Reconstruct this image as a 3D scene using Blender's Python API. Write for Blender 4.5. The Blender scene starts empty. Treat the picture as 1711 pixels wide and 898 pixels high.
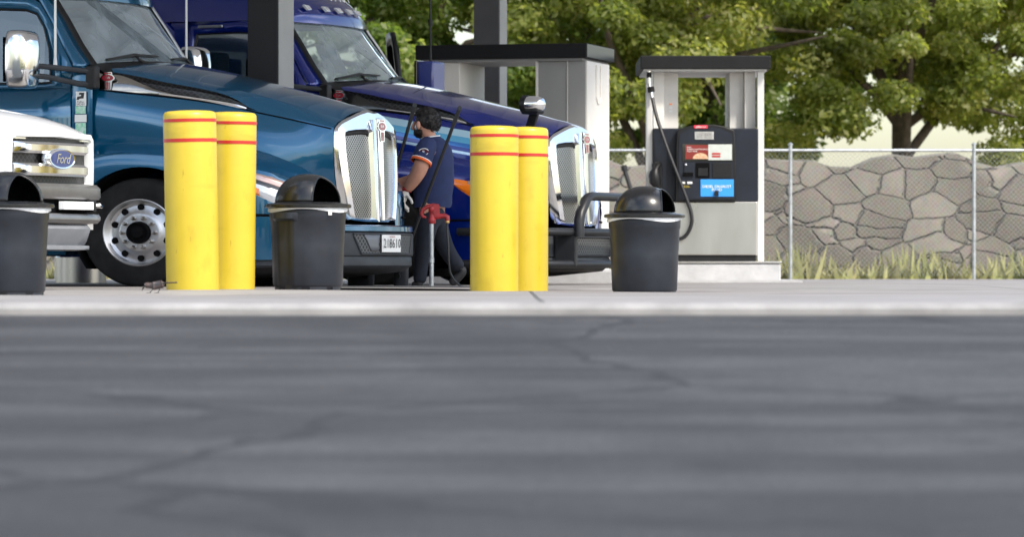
import bpy, bmesh, math, random
import numpy as np
from mathutils import Vector, Matrix
random.seed(7); rng = np.random.default_rng(7)
R = math.radians
S = bpy.context.scene
COL = S.collection

# ------------------------------------------------------------------ camera
cd = bpy.data.cameras.new('camera'); cam = bpy.data.objects.new('camera', cd); COL.objects.link(cam)
cam.location = (0, 0, .17); cam.rotation_euler = (R(90), 0, 0)
cd.sensor_width = 36; cd.lens = 36 * 6500 / 1711
cd.clip_start = .5; cd.clip_end = 2000
cd.dof.use_dof = True; cd.dof.focus_distance = 35.5; cd.dof.aperture_fstop = 3.1
S.camera = cam
# ------------------------------------------------------------------ sky and sun
SUN_DIR = Vector((.42, -.48, .68)).normalized()
sun_el = math.asin(SUN_DIR.z); sun_az = math.atan2(SUN_DIR.x, SUN_DIR.y)
W = bpy.data.worlds.new('World'); S.world = W; W.use_nodes = True
nt = W.node_tree; nt.nodes.clear()
def wn(t, **k):
    n = nt.nodes.new(t)
    for a, b in k.items(): setattr(n, a, b)
    return n
sky = wn('ShaderNodeTexSky', sky_type='NISHITA'); sky.sun_disc = False
sky.sun_elevation = sun_el; sky.sun_rotation = sun_az; sky.air_density = 1.2; sky.dust_density = 2.0
tc = wn('ShaderNodeTexCoord'); mp = wn('ShaderNodeMapping'); mp.inputs['Scale'].default_value = (1, 1, 2.6)
nz = wn('ShaderNodeTexNoise'); nz.inputs['Scale'].default_value = 2.2; nz.inputs['Detail'].default_value = 7; nz.inputs['Roughness'].default_value = .58
cr = wn('ShaderNodeValToRGB'); cr.color_ramp.elements[0].position = .49; cr.color_ramp.elements[1].position = .68
mx = wn('ShaderNodeMixRGB'); mx.inputs[2].default_value = (11, 11.3, 11.8, 1)
bg = wn('ShaderNodeBackground'); bg.inputs['Strength'].default_value = .15
wo = wn('ShaderNodeOutputWorld')
L = nt.links.new
L(tc.outputs['Generated'], mp.inputs['Vector']); L(mp.outputs['Vector'], nz.inputs['Vector']); L(nz.outputs['Fac'], cr.inputs['Fac'])
L(cr.outputs['Color'], mx.inputs[0]); L(sky.outputs['Color'], mx.inputs[1]); L(mx.outputs['Color'], bg.inputs['Color']); L(bg.outputs[0], wo.inputs[0])
sl = bpy.data.lights.new('sun', 'SUN'); sl.energy = 2.4; sl.angle = R(6); sl.color = (1, .94, .84)
so = bpy.data.objects.new('sun', sl); COL.objects.link(so)
so.rotation_euler = (-SUN_DIR).to_track_quat('-Z', 'Y').to_euler()
S.view_settings.view_transform = 'Standard'; S.view_settings.look = 'None'
S.view_settings.exposure = .95; S.view_settings.gamma = 1; S.view_settings.use_curve_mapping = False

# ------------------------------------------------------------------ materials
def mat(name, col, rough=.5, metal=0., coat=0., var=.0, vscale=6., bump=0., bscale=60., spec=.5, rvar=0., stretch=None, c2=None):
    m = bpy.data.materials.new(name); m.use_nodes = True
    n = m.node_tree.nodes; l = m.node_tree.links; p = n['Principled BSDF']
    p.inputs['Base Color'].default_value = (*col, 1); p.inputs['Roughness'].default_value = rough; p.inputs['Metallic'].default_value = metal
    p.inputs['Coat Weight'].default_value = coat; p.inputs['Coat Roughness'].default_value = .03; p.inputs['Specular IOR Level'].default_value = spec
    co = n.new('ShaderNodeTexCoord'); vec = co.outputs['Object']
    if stretch:
        mpn = n.new('ShaderNodeMapping'); mpn.inputs['Scale'].default_value = stretch; l.new(vec, mpn.inputs[0]); vec = mpn.outputs[0]
    if var or c2:
        t = n.new('ShaderNodeTexNoise'); t.inputs['Scale'].default_value = vscale; t.inputs['Detail'].default_value = 8; t.inputs['Roughness'].default_value = .6
        l.new(vec, t.inputs['Vector'])
        r = n.new('ShaderNodeValToRGB'); r.color_ramp.elements[0].position = .32; r.color_ramp.elements[1].position = .68
        a = c2 or tuple(max(0, c * (1 - var)) for c in col); b = col if c2 else tuple(min(1, c * (1 + var)) for c in col)
        r.color_ramp.elements[0].color = (*a, 1); r.color_ramp.elements[1].color = (*b, 1)
        l.new(t.outputs['Fac'], r.inputs[0]); l.new(r.outputs[0], p.inputs['Base Color'])
    if rvar:
        t = n.new('ShaderNodeTexNoise'); t.inputs['Scale'].default_value = 9; t.inputs['Detail'].default_value = 6; l.new(vec, t.inputs['Vector'])
        q = n.new('ShaderNodeMapRange'); q.inputs['To Min'].default_value = max(.01, rough - rvar); q.inputs['To Max'].default_value = rough + rvar
        l.new(t.outputs['Fac'], q.inputs[0]); l.new(q.outputs[0], p.inputs['Roughness'])
    if bump:
        t = n.new('ShaderNodeTexNoise'); t.inputs['Scale'].default_value = bscale; t.inputs['Detail'].default_value = 5; l.new(vec, t.inputs['Vector'])
        b = n.new('ShaderNodeBump'); b.inputs['Strength'].default_value = bump; b.inputs['Distance'].default_value = .01
        l.new(t.outputs['Fac'], b.inputs['Height']); l.new(b.outputs[0], p.inputs['Normal'])
    return m
def nodes(m): return m.node_tree.nodes, m.node_tree.links, m.node_tree.nodes['Principled BSDF']
def M_(n, l, op, a, b=None):
    q = n.new('ShaderNodeMath'); q.operation = op
    for i, x in enumerate((a, b)):
        if x is None: continue
        if isinstance(x, (int, float)): q.inputs[i].default_value = x
        else: l.new(x, q.inputs[i])
    return q.outputs[0]
def mesh_mat(name, fg, bgc, su, sw, thr, rough, metal, ax=1):
    """woven / punched diamond mesh, pattern laid out in the truck's own (u, v, w) coordinates"""
    m = bpy.data.materials.new(name); m.use_nodes = True
    n, l, p = nodes(m)
    at = n.new('ShaderNodeAttribute'); at.attribute_name = 'loc'; sp = n.new('ShaderNodeSeparateXYZ'); l.new(at.outputs['Vector'], sp.inputs[0])
    a = M_(n, l, 'MULTIPLY', sp.outputs[ax], su); b = M_(n, l, 'MULTIPLY', sp.outputs[2], sw)
    x = M_(n, l, 'ABSOLUTE', M_(n, l, 'SINE', M_(n, l, 'ADD', a, b))); y = M_(n, l, 'ABSOLUTE', M_(n, l, 'SINE', M_(n, l, 'SUBTRACT', a, b)))
    f = M_(n, l, 'MINIMUM', x, y); f = M_(n, l, 'LESS_THAN', f, thr)
    mix = n.new('ShaderNodeMixRGB'); mix.inputs[1].default_value = (*bgc, 1); mix.inputs[2].default_value = (*fg, 1)
    l.new(f, mix.inputs[0]); l.new(mix.outputs[0], p.inputs['Base Color'])
    l.new(M_(n, l, 'MULTIPLY', f, metal), p.inputs['Metallic'])
    p.inputs['Roughness'].default_value = rough
    return m
def glass_mat(name, tint, refl=1.0, base=.04, painted_refl=0.):
    m = bpy.data.materials.new(name); m.use_nodes = True
    n, l = m.node_tree.nodes, m.node_tree.links; n.clear()
    o = n.new('ShaderNodeOutputMaterial'); t = n.new('ShaderNodeBsdfTransparent'); t.inputs[0].default_value = (*tint, 1)
    g = n.new('ShaderNodeBsdfGlossy'); g.inputs['Roughness'].default_value = .02; g.inputs[0].default_value = (refl * .84, refl * .95, refl, 1)
    f = n.new('ShaderNodeFresnel'); f.inputs[0].default_value = 1.52
    k = M_(n, l, 'MINIMUM', M_(n, l, 'ADD', M_(n, l, 'MULTIPLY', f.outputs[0], 2.2), base), 1.)
    x = n.new('ShaderNodeMixShader'); l.new(k, x.inputs[0]); l.new(t.outputs[0], x.inputs[1]); l.new(g.outputs[0], x.inputs[2])
    if painted_refl:  # pale diffuse share paints a streaky bright reflection onto the glass
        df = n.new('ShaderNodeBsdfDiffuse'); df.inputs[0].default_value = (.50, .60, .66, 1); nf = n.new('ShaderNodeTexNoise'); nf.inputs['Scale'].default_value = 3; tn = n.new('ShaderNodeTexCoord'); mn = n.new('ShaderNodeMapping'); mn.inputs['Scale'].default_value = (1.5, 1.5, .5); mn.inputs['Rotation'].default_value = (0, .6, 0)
        l.new(tn.outputs['Object'], mn.inputs[0]); l.new(mn.outputs[0], nf.inputs['Vector']); y = n.new('ShaderNodeMixShader'); l.new(M_(n, l, 'MULTIPLY', nf.outputs['Fac'], painted_refl * 2), y.inputs[0]); l.new(x.outputs[0], y.inputs[1]); l.new(df.outputs[0], y.inputs[2]); x = y
    l.new(x.outputs[0], o.inputs[0])
    return m
MT = {}
MT['teal'] = mat('teal_paint', (.001, .090, .19), .2, .45, 1.)
MT['navy'] = mat('navy_paint', (.001, .014, .19), .2, .35, 1.)
MT['chrome'] = mat('chrome', (.86, .87, .88), .12, 1., rvar=.05)
MT['alu'] = mat('polished_aluminium', (.50, .51, .52), .40, 1., rvar=.1, var=.12, vscale=8)
MT['steel'] = mat('brushed_steel', (.44, .425, .40), .30, 1., var=.1, vscale=2.2, rvar=.08, stretch=(1, 1, .2))
MT['rubber'] = mat('tyre_rubber', (.011, .011, .011), .8, spec=.2, var=.4, vscale=9, bump=.15, bscale=40)
MT['black'] = mat('black_plastic', (.010, .010, .011), .42, spec=.3, var=.25, vscale=10, rvar=.1)
MT['blackgloss'] = mat('black_gloss', (.01, .01, .011), .12, coat=.6)
MT['dark'] = mat('dark_void', (.004, .004, .0045), .9, spec=.1)
MT['bump'] = mat('bumper_plastic', (.040, .044, .050), .5, spec=.3, var=.2, vscale=7, rvar=.12, bump=.05, bscale=150)
MT['pol'] = mat('polished_dark_panel', (.30, .29, .27), .1, 1., rvar=.04)
MT['rail'] = mat('bull_bar_coat', (.012, .013, .015), .38, spec=.35, var=.2, vscale=8)
MT['yellow'] = mat('yellow_plastic', (.54, .40, .028), .38, var=.06, vscale=3, rvar=.08, bump=.02, bscale=9)
n, l, p = nodes(MT['yellow']); b0 = p.inputs['Base Color'].links[0].from_socket; t0 = n.new('ShaderNodeTexCoord')
for sc_, st, lo, hi, c in ((7., (1, 1, .5), .60, .78, (.82, .79, .72)), (30., (1, 1, .25), .68, .76, (.68, .62, .55)), (2.4, (1, 1, 3.), .58, .74, (.84, .82, .74))):
    m0 = n.new('ShaderNodeMapping'); m0.inputs['Scale'].default_value = st; l.new(t0.outputs['Object'], m0.inputs[0]); x0 = n.new('ShaderNodeTexNoise'); x0.inputs['Scale'].default_value = sc_; x0.inputs['Detail'].default_value = 8; l.new(m0.outputs[0], x0.inputs['Vector'])
    q0 = n.new('ShaderNodeMapRange'); q0.inputs['From Min'].default_value = lo; q0.inputs['From Max'].default_value = hi; l.new(x0.outputs['Fac'], q0.inputs[0])
    y0 = n.new('ShaderNodeMixRGB'); y0.blend_type = 'MULTIPLY'; y0.inputs[2].default_value = (*c, 1); l.new(q0.outputs[0], y0.inputs[0]); l.new(b0, y0.inputs[1]); b0 = y0.outputs[0]
l.new(b0, p.inputs['Base Color'])
MT['red'] = mat('red_band', (.42, .018, .014), .35)
MT['redpaint'] = mat('red_enamel', (.33, .018, .022), .4, var=.35, vscale=18)
MT['can'] = mat('bin_plastic', (.018, .0215, .029), .36, spec=.4, var=.22, vscale=5, rvar=.12, bump=.06, bscale=90)
MT['lid'] = mat('lid_plastic', (.008, .0085, .0095), .25, var=.25, vscale=6, rvar=.1)
MT['liner'] = mat('bin_liner', (.72, .73, .75), .35, bump=.5, bscale=45)
MT['white'] = mat('white_paint', (.68, .69, .70), .25, coat=.8, var=.03)
MT['ivory'] = mat('warm_panel', (.66, .64, .60), .5, var=.06, vscale=2, stretch=(1, 1, .3))
MT['grey'] = mat('column_grey', (.28, .28, .275), .45, .2, var=.06, vscale=1.5, stretch=(1, 1, .3))
MT['greylt'] = mat('column_light', (.62, .615, .60), .5, .2, var=.05, vscale=2)
MT['post'] = mat('post_paint', (.022, .022, .024), .55, spec=.2, var=.12, vscale=2)
MT['postgrey'] = mat('post_paint_grey', (.085, .085, .092), .5, var=.12, vscale=2, spec=.3)
MT['postlt'] = mat('post_paint_light', (.30, .295, .29), .5, var=.08, vscale=2)
MT['fascia'] = mat('black_fascia', (.008, .0085, .0095), .6, var=.15, spec=.25)
MT['pumpnavy'] = mat('pump_housing', (.012, .015, .024), .4, spec=.3, var=.15, vscale=4)
MT['clear'] = mat('clear_lens', (.75, .77, .8), .08, .3, coat=1.)
MT['amber'] = mat('amber_lens', (.95, .22, .01), .15, coat=1.)
MT['rose'] = mat('headlight_inner', (.62, .42, .36), .2, .5, coat=1.)
MT['plate'] = mat('plate_white', (.78, .78, .76), .45)
MT['ink'] = mat('ink', (.03, .03, .03), .5)
MT['whiteink'] = mat('white_ink', (.85, .85, .85), .4)
MT['emredsheen'] = mat('emblem_red_sheen', (.34, .11, .13), .25, .3, coat=.6)  # front emblem's red, with a pinkish reflection put into the colour
MT['emred'] = mat('emblem_red', (.30, .015, .03), .25, coat=.6)
MT['seat'] = mat('seat_cloth', (.09, .085, .08), .8, var=.2)
MT['dash'] = mat('dash_vinyl', (.05, .05, .052), .7, var=.15)
MT['offwhite'] = mat('offwhite', (.8, .8, .78), .6)
MT['glass'] = glass_mat('windscreen_glass', (.50, .56, .55), base=.24, painted_refl=.26)
MT['dglass'] = glass_mat('tinted_glass', (.32, .36, .36), base=.06)
MT['gmesh'] = mesh_mat('grille_mesh', (.27, .27, .265), (.006, .006, .006), 96, 78, .54, .3, 1.)
MT['bmesh'] = mesh_mat('bumper_mesh', (.10, .105, .11), (.006, .006, .006), 75, 55, .45, .5, 0.)
MT['vmesh'] = mesh_mat('vent_mesh', (.035, .035, .038), (.004, .004, .004), 60, 70, .45, .4, 0., ax=0)
MT['fmesh'] = mesh_mat('black_grid', (.045, .045, .045), (.006, .006, .006), 60, 60, .25, .4, 0.)
MT['blue_label'] = mat('blue_label', (.03, .28, .75), .35)
MT['green_label'] = mat('green_label', (.10, .55, .30), .4, c2=(.7, .75, .72), vscale=30)
MT['screen'] = mat('screen_red', (.20, .015, .014), .2, coat=.5)
MT['galv'] = mat('galvanised_pipe', (.42, .44, .45), .42, .8, var=.25, vscale=14)
MT['brass'] = mat('brass', (.55, .38, .14), .35, 1.)
MT['hose'] = mat('hose_rubber', (.015, .015, .016), .38)
MT['skin'] = mat('skin', (.50, .255, .175), .5, var=.1, vscale=10); MT['skin'].node_tree.nodes['Principled BSDF'].inputs['Subsurface Weight'].default_value = .1
MT['hair'] = mat('hair', (.012, .009, .008), .55, var=.5, vscale=50, bump=.6, bscale=90)
MT['shirt'] = mat('navy_knit', (.013, .024, .085), .85, var=.15, vscale=12, bump=.35, bscale=9)
MT['orange'] = mat('orange_trim', (.80, .14, .03), .8)
MT['jeans'] = mat('dark_jeans', (.008, .011, .020), .9, var=.35, vscale=9, bump=.4, bscale=14)
MT['boot'] = mat('boot', (.012, .012, .014), .6)
MT['glove'] = mat('work_glove', (.62, .60, .56), .85, var=.15, vscale=20, bump=.3, bscale=30)
MT['bird'] = mat('bird_feathers', (.10, .058, .04), .5, c2=(.03, .03, .036), vscale=14, bump=.2, bscale=90)
MT['soffit'] = mat('canopy_soffit', (.85, .85, .84), .5, var=.05)
# blue truck's hood side: painted stripes measured down from the hood's split line
m = mat('navy_striped_paint', (.001, .014, .19), .2, .35, 1.); MT['navystripe'] = m
n, l, p = nodes(m)
at = n.new('ShaderNodeAttribute'); at.attribute_name = 'loc'; sp = n.new('ShaderNodeSeparateXYZ'); l.new(at.outputs['Vector'], sp.inputs[0])
d = M_(n, l, 'SUBTRACT', M_(n, l, 'SUBTRACT', 1.775, M_(n, l, 'MULTIPLY', sp.outputs[0], .217)), sp.outputs[2])
d = M_(n, l, 'ADD', d, .1)
rp = n.new('ShaderNodeValToRGB'); rp.color_ramp.interpolation = 'CONSTANT'; e = rp.color_ramp.elements
e[0].position = 0; e[0].color = (.001, .014, .19, 1); e[1].position = .115; e[1].color = (.42, .66, .80, 1)
for po, c in ((.185, (.10, .42, .68)), (.25, (.02, .16, .48)), (.29, (.001, .014, .19)), (.335, (.50, .66, .80)), (.36, (.001, .014, .19))):
    q = e.new(po); q.color = (*c, 1)
l.new(d, rp.inputs[0]); l.new(rp.outputs[0], p.inputs['Base Color'])

# ------------------------------------------------------------------ mesh helpers
class MB:
    def __init__(s): s.v = []; s.f = []
    def pts(s, P):
        i = len(s.v); s.v += [tuple(map(float, p)) for p in P]; return list(range(i, i + len(P)))
    def face(s, P): s.f.append(s.pts(P))
    def grid(s, rows, closed=False):
        m_ = len(rows[0]); i0 = len(s.v)
        for r in rows: s.pts(r)
        for a in range(len(rows) - 1):
            for b in range(m_ if closed else m_ - 1):
                c = (b + 1) % m_
                s.f.append([i0 + a * m_ + b, i0 + a * m_ + c, i0 + (a + 1) * m_ + c, i0 + (a + 1) * m_ + b])
        return s
    def ring(s, A, B, closed=True): return s.grid([A, B], closed)
    def box(s, x0, x1, y0, y1, z0, z1):
        i = s.pts([(x0, y0, z0), (x1, y0, z0), (x1, y1, z0), (x0, y1, z0), (x0, y0, z1), (x1, y0, z1), (x1, y1, z1), (x0, y1, z1)])
        for q in ((0, 3, 2, 1), (4, 5, 6, 7), (0, 1, 5, 4), (1, 2, 6, 5), (2, 3, 7, 6), (3, 0, 4, 7)): s.f.append([i[k] for k in q])
        return s
    def prism(s, poly, d):
        """polygon of 3-D points pushed along vector d"""
        P = [Vector(p) for p in poly]; D = Vector(d); a = s.pts(P); b = s.pts([p + D for p in P]); k = len(P)
        s.f.append(a[::-1]); s.f.append(b)
        for i in range(k): s.f.append([a[i], a[(i + 1) % k], b[(i + 1) % k], b[i]])
        return s
    def tube(s, path, r, n=10, cap=True, sy=1.):
        P = [Vector(p) for p in path]; rr = r if isinstance(r, (list, tuple)) else [r] * len(P)
        up = None; rows = []
        for i, p in enumerate(P):
            t = (P[min(i + 1, len(P) - 1)] - P[max(i - 1, 0)]).normalized()
            if up is None: up = Vector((0, 0, 1)) if abs(t.z) < .9 else Vector((0, 1, 0))
            a = (up - t * up.dot(t)).normalized(); b = t.cross(a); up = a
            rows.append([p + (a * math.cos(q) + b * math.sin(q) * sy) * rr[i] for q in [2 * math.pi * k / n for k in range(n)]])
        i0 = len(s.v); s.grid(rows, True)
        if cap:
            s.f.append(list(range(i0, i0 + n))[::-1]); j = i0 + (len(P) - 1) * n; s.f.append(list(range(j, j + n)))
        return s
    def lathe(s, prof, c=(0, 0, 0), n=32, axis='z', cap=False, a0=0., a1=2 * math.pi):
        rows = []; full = abs(a1 - a0 - 2 * math.pi) < 1e-6
        for r, h in prof:
            row = []
            for k in range(n if full else n + 1):
                q = a0 + (a1 - a0) * k / n; x, y = r * math.cos(q), r * math.sin(q)
                row.append({'z': (c[0] + x, c[1] + y, c[2] + h), 'y': (c[0] + x, c[1] + h, c[2] + y), 'x': (c[0] + h, c[1] + x, c[2] + y)}[axis])
            rows.append(row)
        i0 = len(s.v); s.grid(rows, full)
        if cap:
            k = len(rows[0]); s.f.append(list(range(i0, i0 + k))[::-1]); j = i0 + (len(rows) - 1) * k; s.f.append(list(range(j, j + k)))
        return s
    def build(s, name, m, parent=None, xf=None, ang=35, solid=0., bevel=0., sub=0, off=-1., loc=None):
        me = bpy.data.meshes.new(name)
        V = [xf(*p) for p in s.v] if xf else s.v
        me.from_pydata(V, [], s.f)
        if xf:
            A = me.attributes.new('loc', 'FLOAT_VECTOR', 'POINT'); A.data.foreach_set('vector', np.array(s.v, dtype=np.float32).ravel())
        bm = bmesh.new(); bm.from_mesh(me); bmesh.ops.remove_doubles(bm, verts=bm.verts, dist=1e-5)
        bmesh.ops.recalc_face_normals(bm, faces=bm.faces); bm.to_mesh(me); bm.free()
        me.polygons.foreach_set('use_smooth', [ang > 0] * len(me.polygons))
        if ang > 0 and ang < 180: me.set_sharp_from_angle(angle=R(ang))
        me.materials.append(m)
        o = bpy.data.objects.new(name, me); COL.objects.link(o)
        if loc: o.location = loc
        if parent: o.parent = parent
        if sub: q = o.modifiers.new('s', 'SUBSURF'); q.levels = sub; q.render_levels = sub
        if solid: q = o.modifiers.new('t', 'SOLIDIFY'); q.thickness = solid; q.offset = off
        if bevel: q = o.modifiers.new('b', 'BEVEL'); q.width = bevel; q.segments = 2; q.limit_method = 'ANGLE'; q.angle_limit = R(40)
        return o
def tag(o, label=None, cat=None, group=None, kind=None):
    for k, x in (('label', label), ('category', cat), ('group', group), ('kind', kind)):
        if x: o[k] = x
    return o
def thing(name, label, cat, loc=(0, 0, 0), group=None):
    o = bpy.data.objects.new(name, None); o.empty_display_size = .2; COL.objects.link(o); o.location = loc
    return tag(o, label, cat, group)
def dup(o, parent=None):
    c = o.copy(); COL.objects.link(c)
    if parent: c.parent = parent
    for ch in list(o.children): dup(ch, c)
    return c
def text(name, body, size, o, xd, yd, m, parent=None, align='CENTER', spacing=1., shear=0.):
    """flat lettering: o = centre, xd / yd = writing directions (world vectors, their length scales the letters)"""
    c = bpy.data.curves.new(name, 'FONT'); c.body = body; c.size = size; c.align_x = align; c.align_y = 'CENTER'; c.space_character = spacing; c.shear = shear; c.resolution_u = 2
    t = bpy.data.objects.new(name + '_tmp', c); COL.objects.link(t)
    bpy.context.view_layer.update()
    me = bpy.data.meshes.new_from_object(t.evaluated_get(bpy.context.evaluated_depsgraph_get()))
    COL.objects.unlink(t); bpy.data.objects.remove(t)
    xd = Vector(xd); yd = Vector(yd); o = Vector(o)
    for v in me.vertices: v.co = o + xd * v.co.x + yd * v.co.y
    me.name = name; me.materials.clear(); me.materials.append(m)
    ob = bpy.data.objects.new(name, me); COL.objects.link(ob)
    if parent: ob.parent = parent
    return ob
def tab(xs, T):
    T = np.array(T, float); return np.interp(xs, T[:, 0], T[:, 1])
def smooth_tab(T):
    """monotone cubic through a table -> function"""
    T = np.array(T, float); x, y = T[:, 0], T[:, 1]; h = np.diff(x); dl = np.diff(y) / h; m_ = np.zeros(len(x))
    m_[0], m_[-1] = dl[0], dl[-1]
    for i in range(1, len(x) - 1):
        m_[i] = 0 if dl[i - 1] * dl[i] <= 0 else 2 / (1 / dl[i - 1] + 1 / dl[i])
    def f(q):
        q = min(max(q, x[0]), x[-1]); i = min(np.searchsorted(x, q, 'right') - 1, len(x) - 2); t = (q - x[i]) / h[i]
        return float((2 * t ** 3 - 3 * t ** 2 + 1) * y[i] + (t ** 3 - 2 * t ** 2 + t) * h[i] * m_[i] + (-2 * t ** 3 + 3 * t ** 2) * y[i + 1] + (t ** 3 - t ** 2) * h[i] * m_[i + 1])
    return f
F_, CX, CY, H = 6500., 855.5, 449., .17
def at(px, py, Y): return Vector(((px - CX) * Y / F_, Y, H - (py - CY) * Y / F_))

# ================================================================== SETTING
# forecourt slab: very gentle drainage falls between the places where things stand
GP = [(-2.6, 28.9, -.043), (-1.55, 31.7, -.015), (.98, 34, -.062), (-2.4, 30.2, .007), (-2.2, 30.4, .007), (-.2, 32.8, -.02), (.1, 33, -.02), (-3.5, 36.5, 0), (-1.5, 40.2, 0), (-1, 37.2, 0),
      (-.8, 38.5, 0), (1, 40, 0), (2, 48, 0), (0, 46, 0), (-6, 31, 0), (-6, 40, 0), (6, 40, 0), (3, 30, -.03), (8, 30, 0), (0, 26, -.01), (-4, 24, 0), (4, 24, -.01), (-6, 18, .004), (-3, 18, .004), (0, 18, .004), (3, 18, .004), (6, 18, .004), (0, 60, 0), (-8, 55, 0), (8, 55, 0)]
GA = np.array(GP)
def gz(x, y):
    d2 = (GA[:, 0] - x) ** 2 + ((GA[:, 1] - y)) ** 2 + .15
    w = d2 ** -1.6
    return float((w * GA[:, 2]).sum() / w.sum())
g = MB()
ys = [18.4] + list(np.arange(18.5, 46, .5)) + [46, 48, 50, 54, 60, 66]
xs = [-60, -40, -25, -15, -10] + list(np.arange(-8, 8.01, .5)) + [10, 14, 20, 30, 45, 60]
g.grid([[(x, y, gz(x, y) if (abs(x) < 9 and 17 < y < 50) else .0) for x in xs] for y in ys])
mc = mat('forecourt_concrete', (.25, .237, .225), .72, var=.16, vscale=.9, bump=.25, bscale=35, rvar=.1)
n, l, p = nodes(mc)
base = p.inputs['Base Color'].links[0].from_socket
tcn = n.new('ShaderNodeTexCoord')
def stain(vec_scale, scale, lo, hi, col, src):
    mp_ = n.new('ShaderNodeMapping'); mp_.inputs['Scale'].default_value = vec_scale; l.new(tcn.outputs['Object'], mp_.inputs[0])
    t = n.new('ShaderNodeTexNoise'); t.inputs['Scale'].default_value = scale; t.inputs['Detail'].default_value = 9; t.inputs['Roughness'].default_value = .65; l.new(mp_.outputs[0], t.inputs['Vector'])
    q = n.new('ShaderNodeMapRange'); q.inputs['From Min'].default_value = lo; q.inputs['From Max'].default_value = hi; l.new(t.outputs['Fac'], q.inputs[0])
    x = n.new('ShaderNodeMixRGB'); x.blend_type = 'MULTIPLY'; x.inputs[2].default_value = (*col, 1); l.new(q.outputs[0], x.inputs[0]); l.new(src, x.inputs[1])
    return x.outputs[0]
c_ = stain((.35, 1, 1), 1.3, .5, .72, (.55, .53, .52), base)
c_ = stain((1, 1, 1), 14, .66, .74, (.35, .34, .33), c_)
c_ = stain((.12, 1, 1), .8, .48, .6, (.82, .76, .78), c_)
# saw-cut joints every 4.5 m along and across
sp_ = n.new('ShaderNodeSeparateXYZ'); l.new(tcn.outputs['Object'], sp_.inputs[0])
def joint(sock, off):
    f = M_(n, l, 'ABSOLUTE', M_(n, l, 'SUBTRACT', M_(n, l, 'FRACT', M_(n, l, 'DIVIDE', M_(n, l, 'ADD', sock, off), 4.5)), .5)); return M_(n, l, 'LESS_THAN', f, .0035)
j = M_(n, l, 'MAXIMUM', joint(sp_.outputs[0], 101.1), joint(sp_.outputs[1], 100.4))
x = n.new('ShaderNodeMixRGB'); x.inputs[2].default_value = (.09, .085, .08, 1); l.new(j, x.inputs[0]); l.new(c_, x.inputs[1]); l.new(x.outputs[0], p.inputs['Base Color'])
tag(g.build('forecourt', mc, ang=60), kind='structure')
# asphalt drive falling from the forecourt down to the street in front
def rz(y): return -.045 - .055 * (18.3 - y) if y > 2 else -.9415
g = MB(); g.grid([[(x, y, rz(y)) for x in (-300, -60, -20, -8, 0, 8, 20, 60, 300)] for y in (-400, -80, -20, -6, 0, 2, 6, 10, 14, 18.3)])
ma = mat('street_asphalt', (.032, .032, .034), .85, var=.3, vscale=1.4, bump=.7, bscale=70)
n, l, p = nodes(ma); base = p.inputs['Base Color'].links[0].from_socket; tcn = n.new('ShaderNodeTexCoord')
c_ = stain((1, 1, 1), 60, .55, .66, (3.4, 3.2, 3.0), base); c_ = stain((1, .25, 1), .45, .5, .60, (.60, .60, .61), c_); c_ = stain((.5, 1, 1), 2.2, .60, .66, (.5, .5, .5), c_); c_ = stain((.25, 3., 1), .7, .485, .50, (.55, .55, .55), c_); nzc = n.new('ShaderNodeTexNoise'); nzc.inputs['Scale'].default_value = 1.6; nzc.inputs['Detail'].default_value = 6; l.new(tcn.outputs['Object'], nzc.inputs['Vector'])
adc = n.new('ShaderNodeMixRGB'); adc.inputs[0].default_value = .35; l.new(tcn.outputs['Object'], adc.inputs[1]); l.new(nzc.outputs['Color'], adc.inputs[2])
vc = n.new('ShaderNodeTexVoronoi'); vc.feature = 'DISTANCE_TO_EDGE'; vc.inputs['Scale'].default_value = .55; l.new(adc.outputs[0], vc.inputs['Vector'])
kc = M_(n, l, 'LESS_THAN', vc.outputs['Distance'], .010)
xc = n.new('ShaderNodeMixRGB'); xc.inputs[2].default_value = (.008, .008, .009, 1); l.new(M_(n, l, 'MULTIPLY', kc, .85), xc.inputs[0]); l.new(c_, xc.inputs[1]); l.new(xc.outputs[0], p.inputs['Base Color'])
tag(g.build('road', ma, ang=0), kind='structure')
g = MB(); g.prism([(-60, 18.22, -.12), (-60, 18.22, -.02), (-60, 18.26, .006), (-60, 18.4, .010), (-60, 18.4, -.12)], (120, 0, 0))
tag(g.build('kerb', mat('kerb_concrete', (.26, .25, .24), .8, var=.25, vscale=3, bump=.4, bscale=25), ang=50), kind='structure')
# ground behind the forecourt
g = MB(); g.grid([[(x, y, -.01 + max(0, (y - 64)) * .02) for x in (-300, -40, 0, 40, 300)] for y in (60, 64, 80, 120, 400)])
tag(g.build('ground', mat('dry_grass_soil', (.13, .14, .05), .95, c2=(.22, .17, .10), vscale=.8, bump=.5, bscale=8), ang=0), kind='structure')

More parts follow.
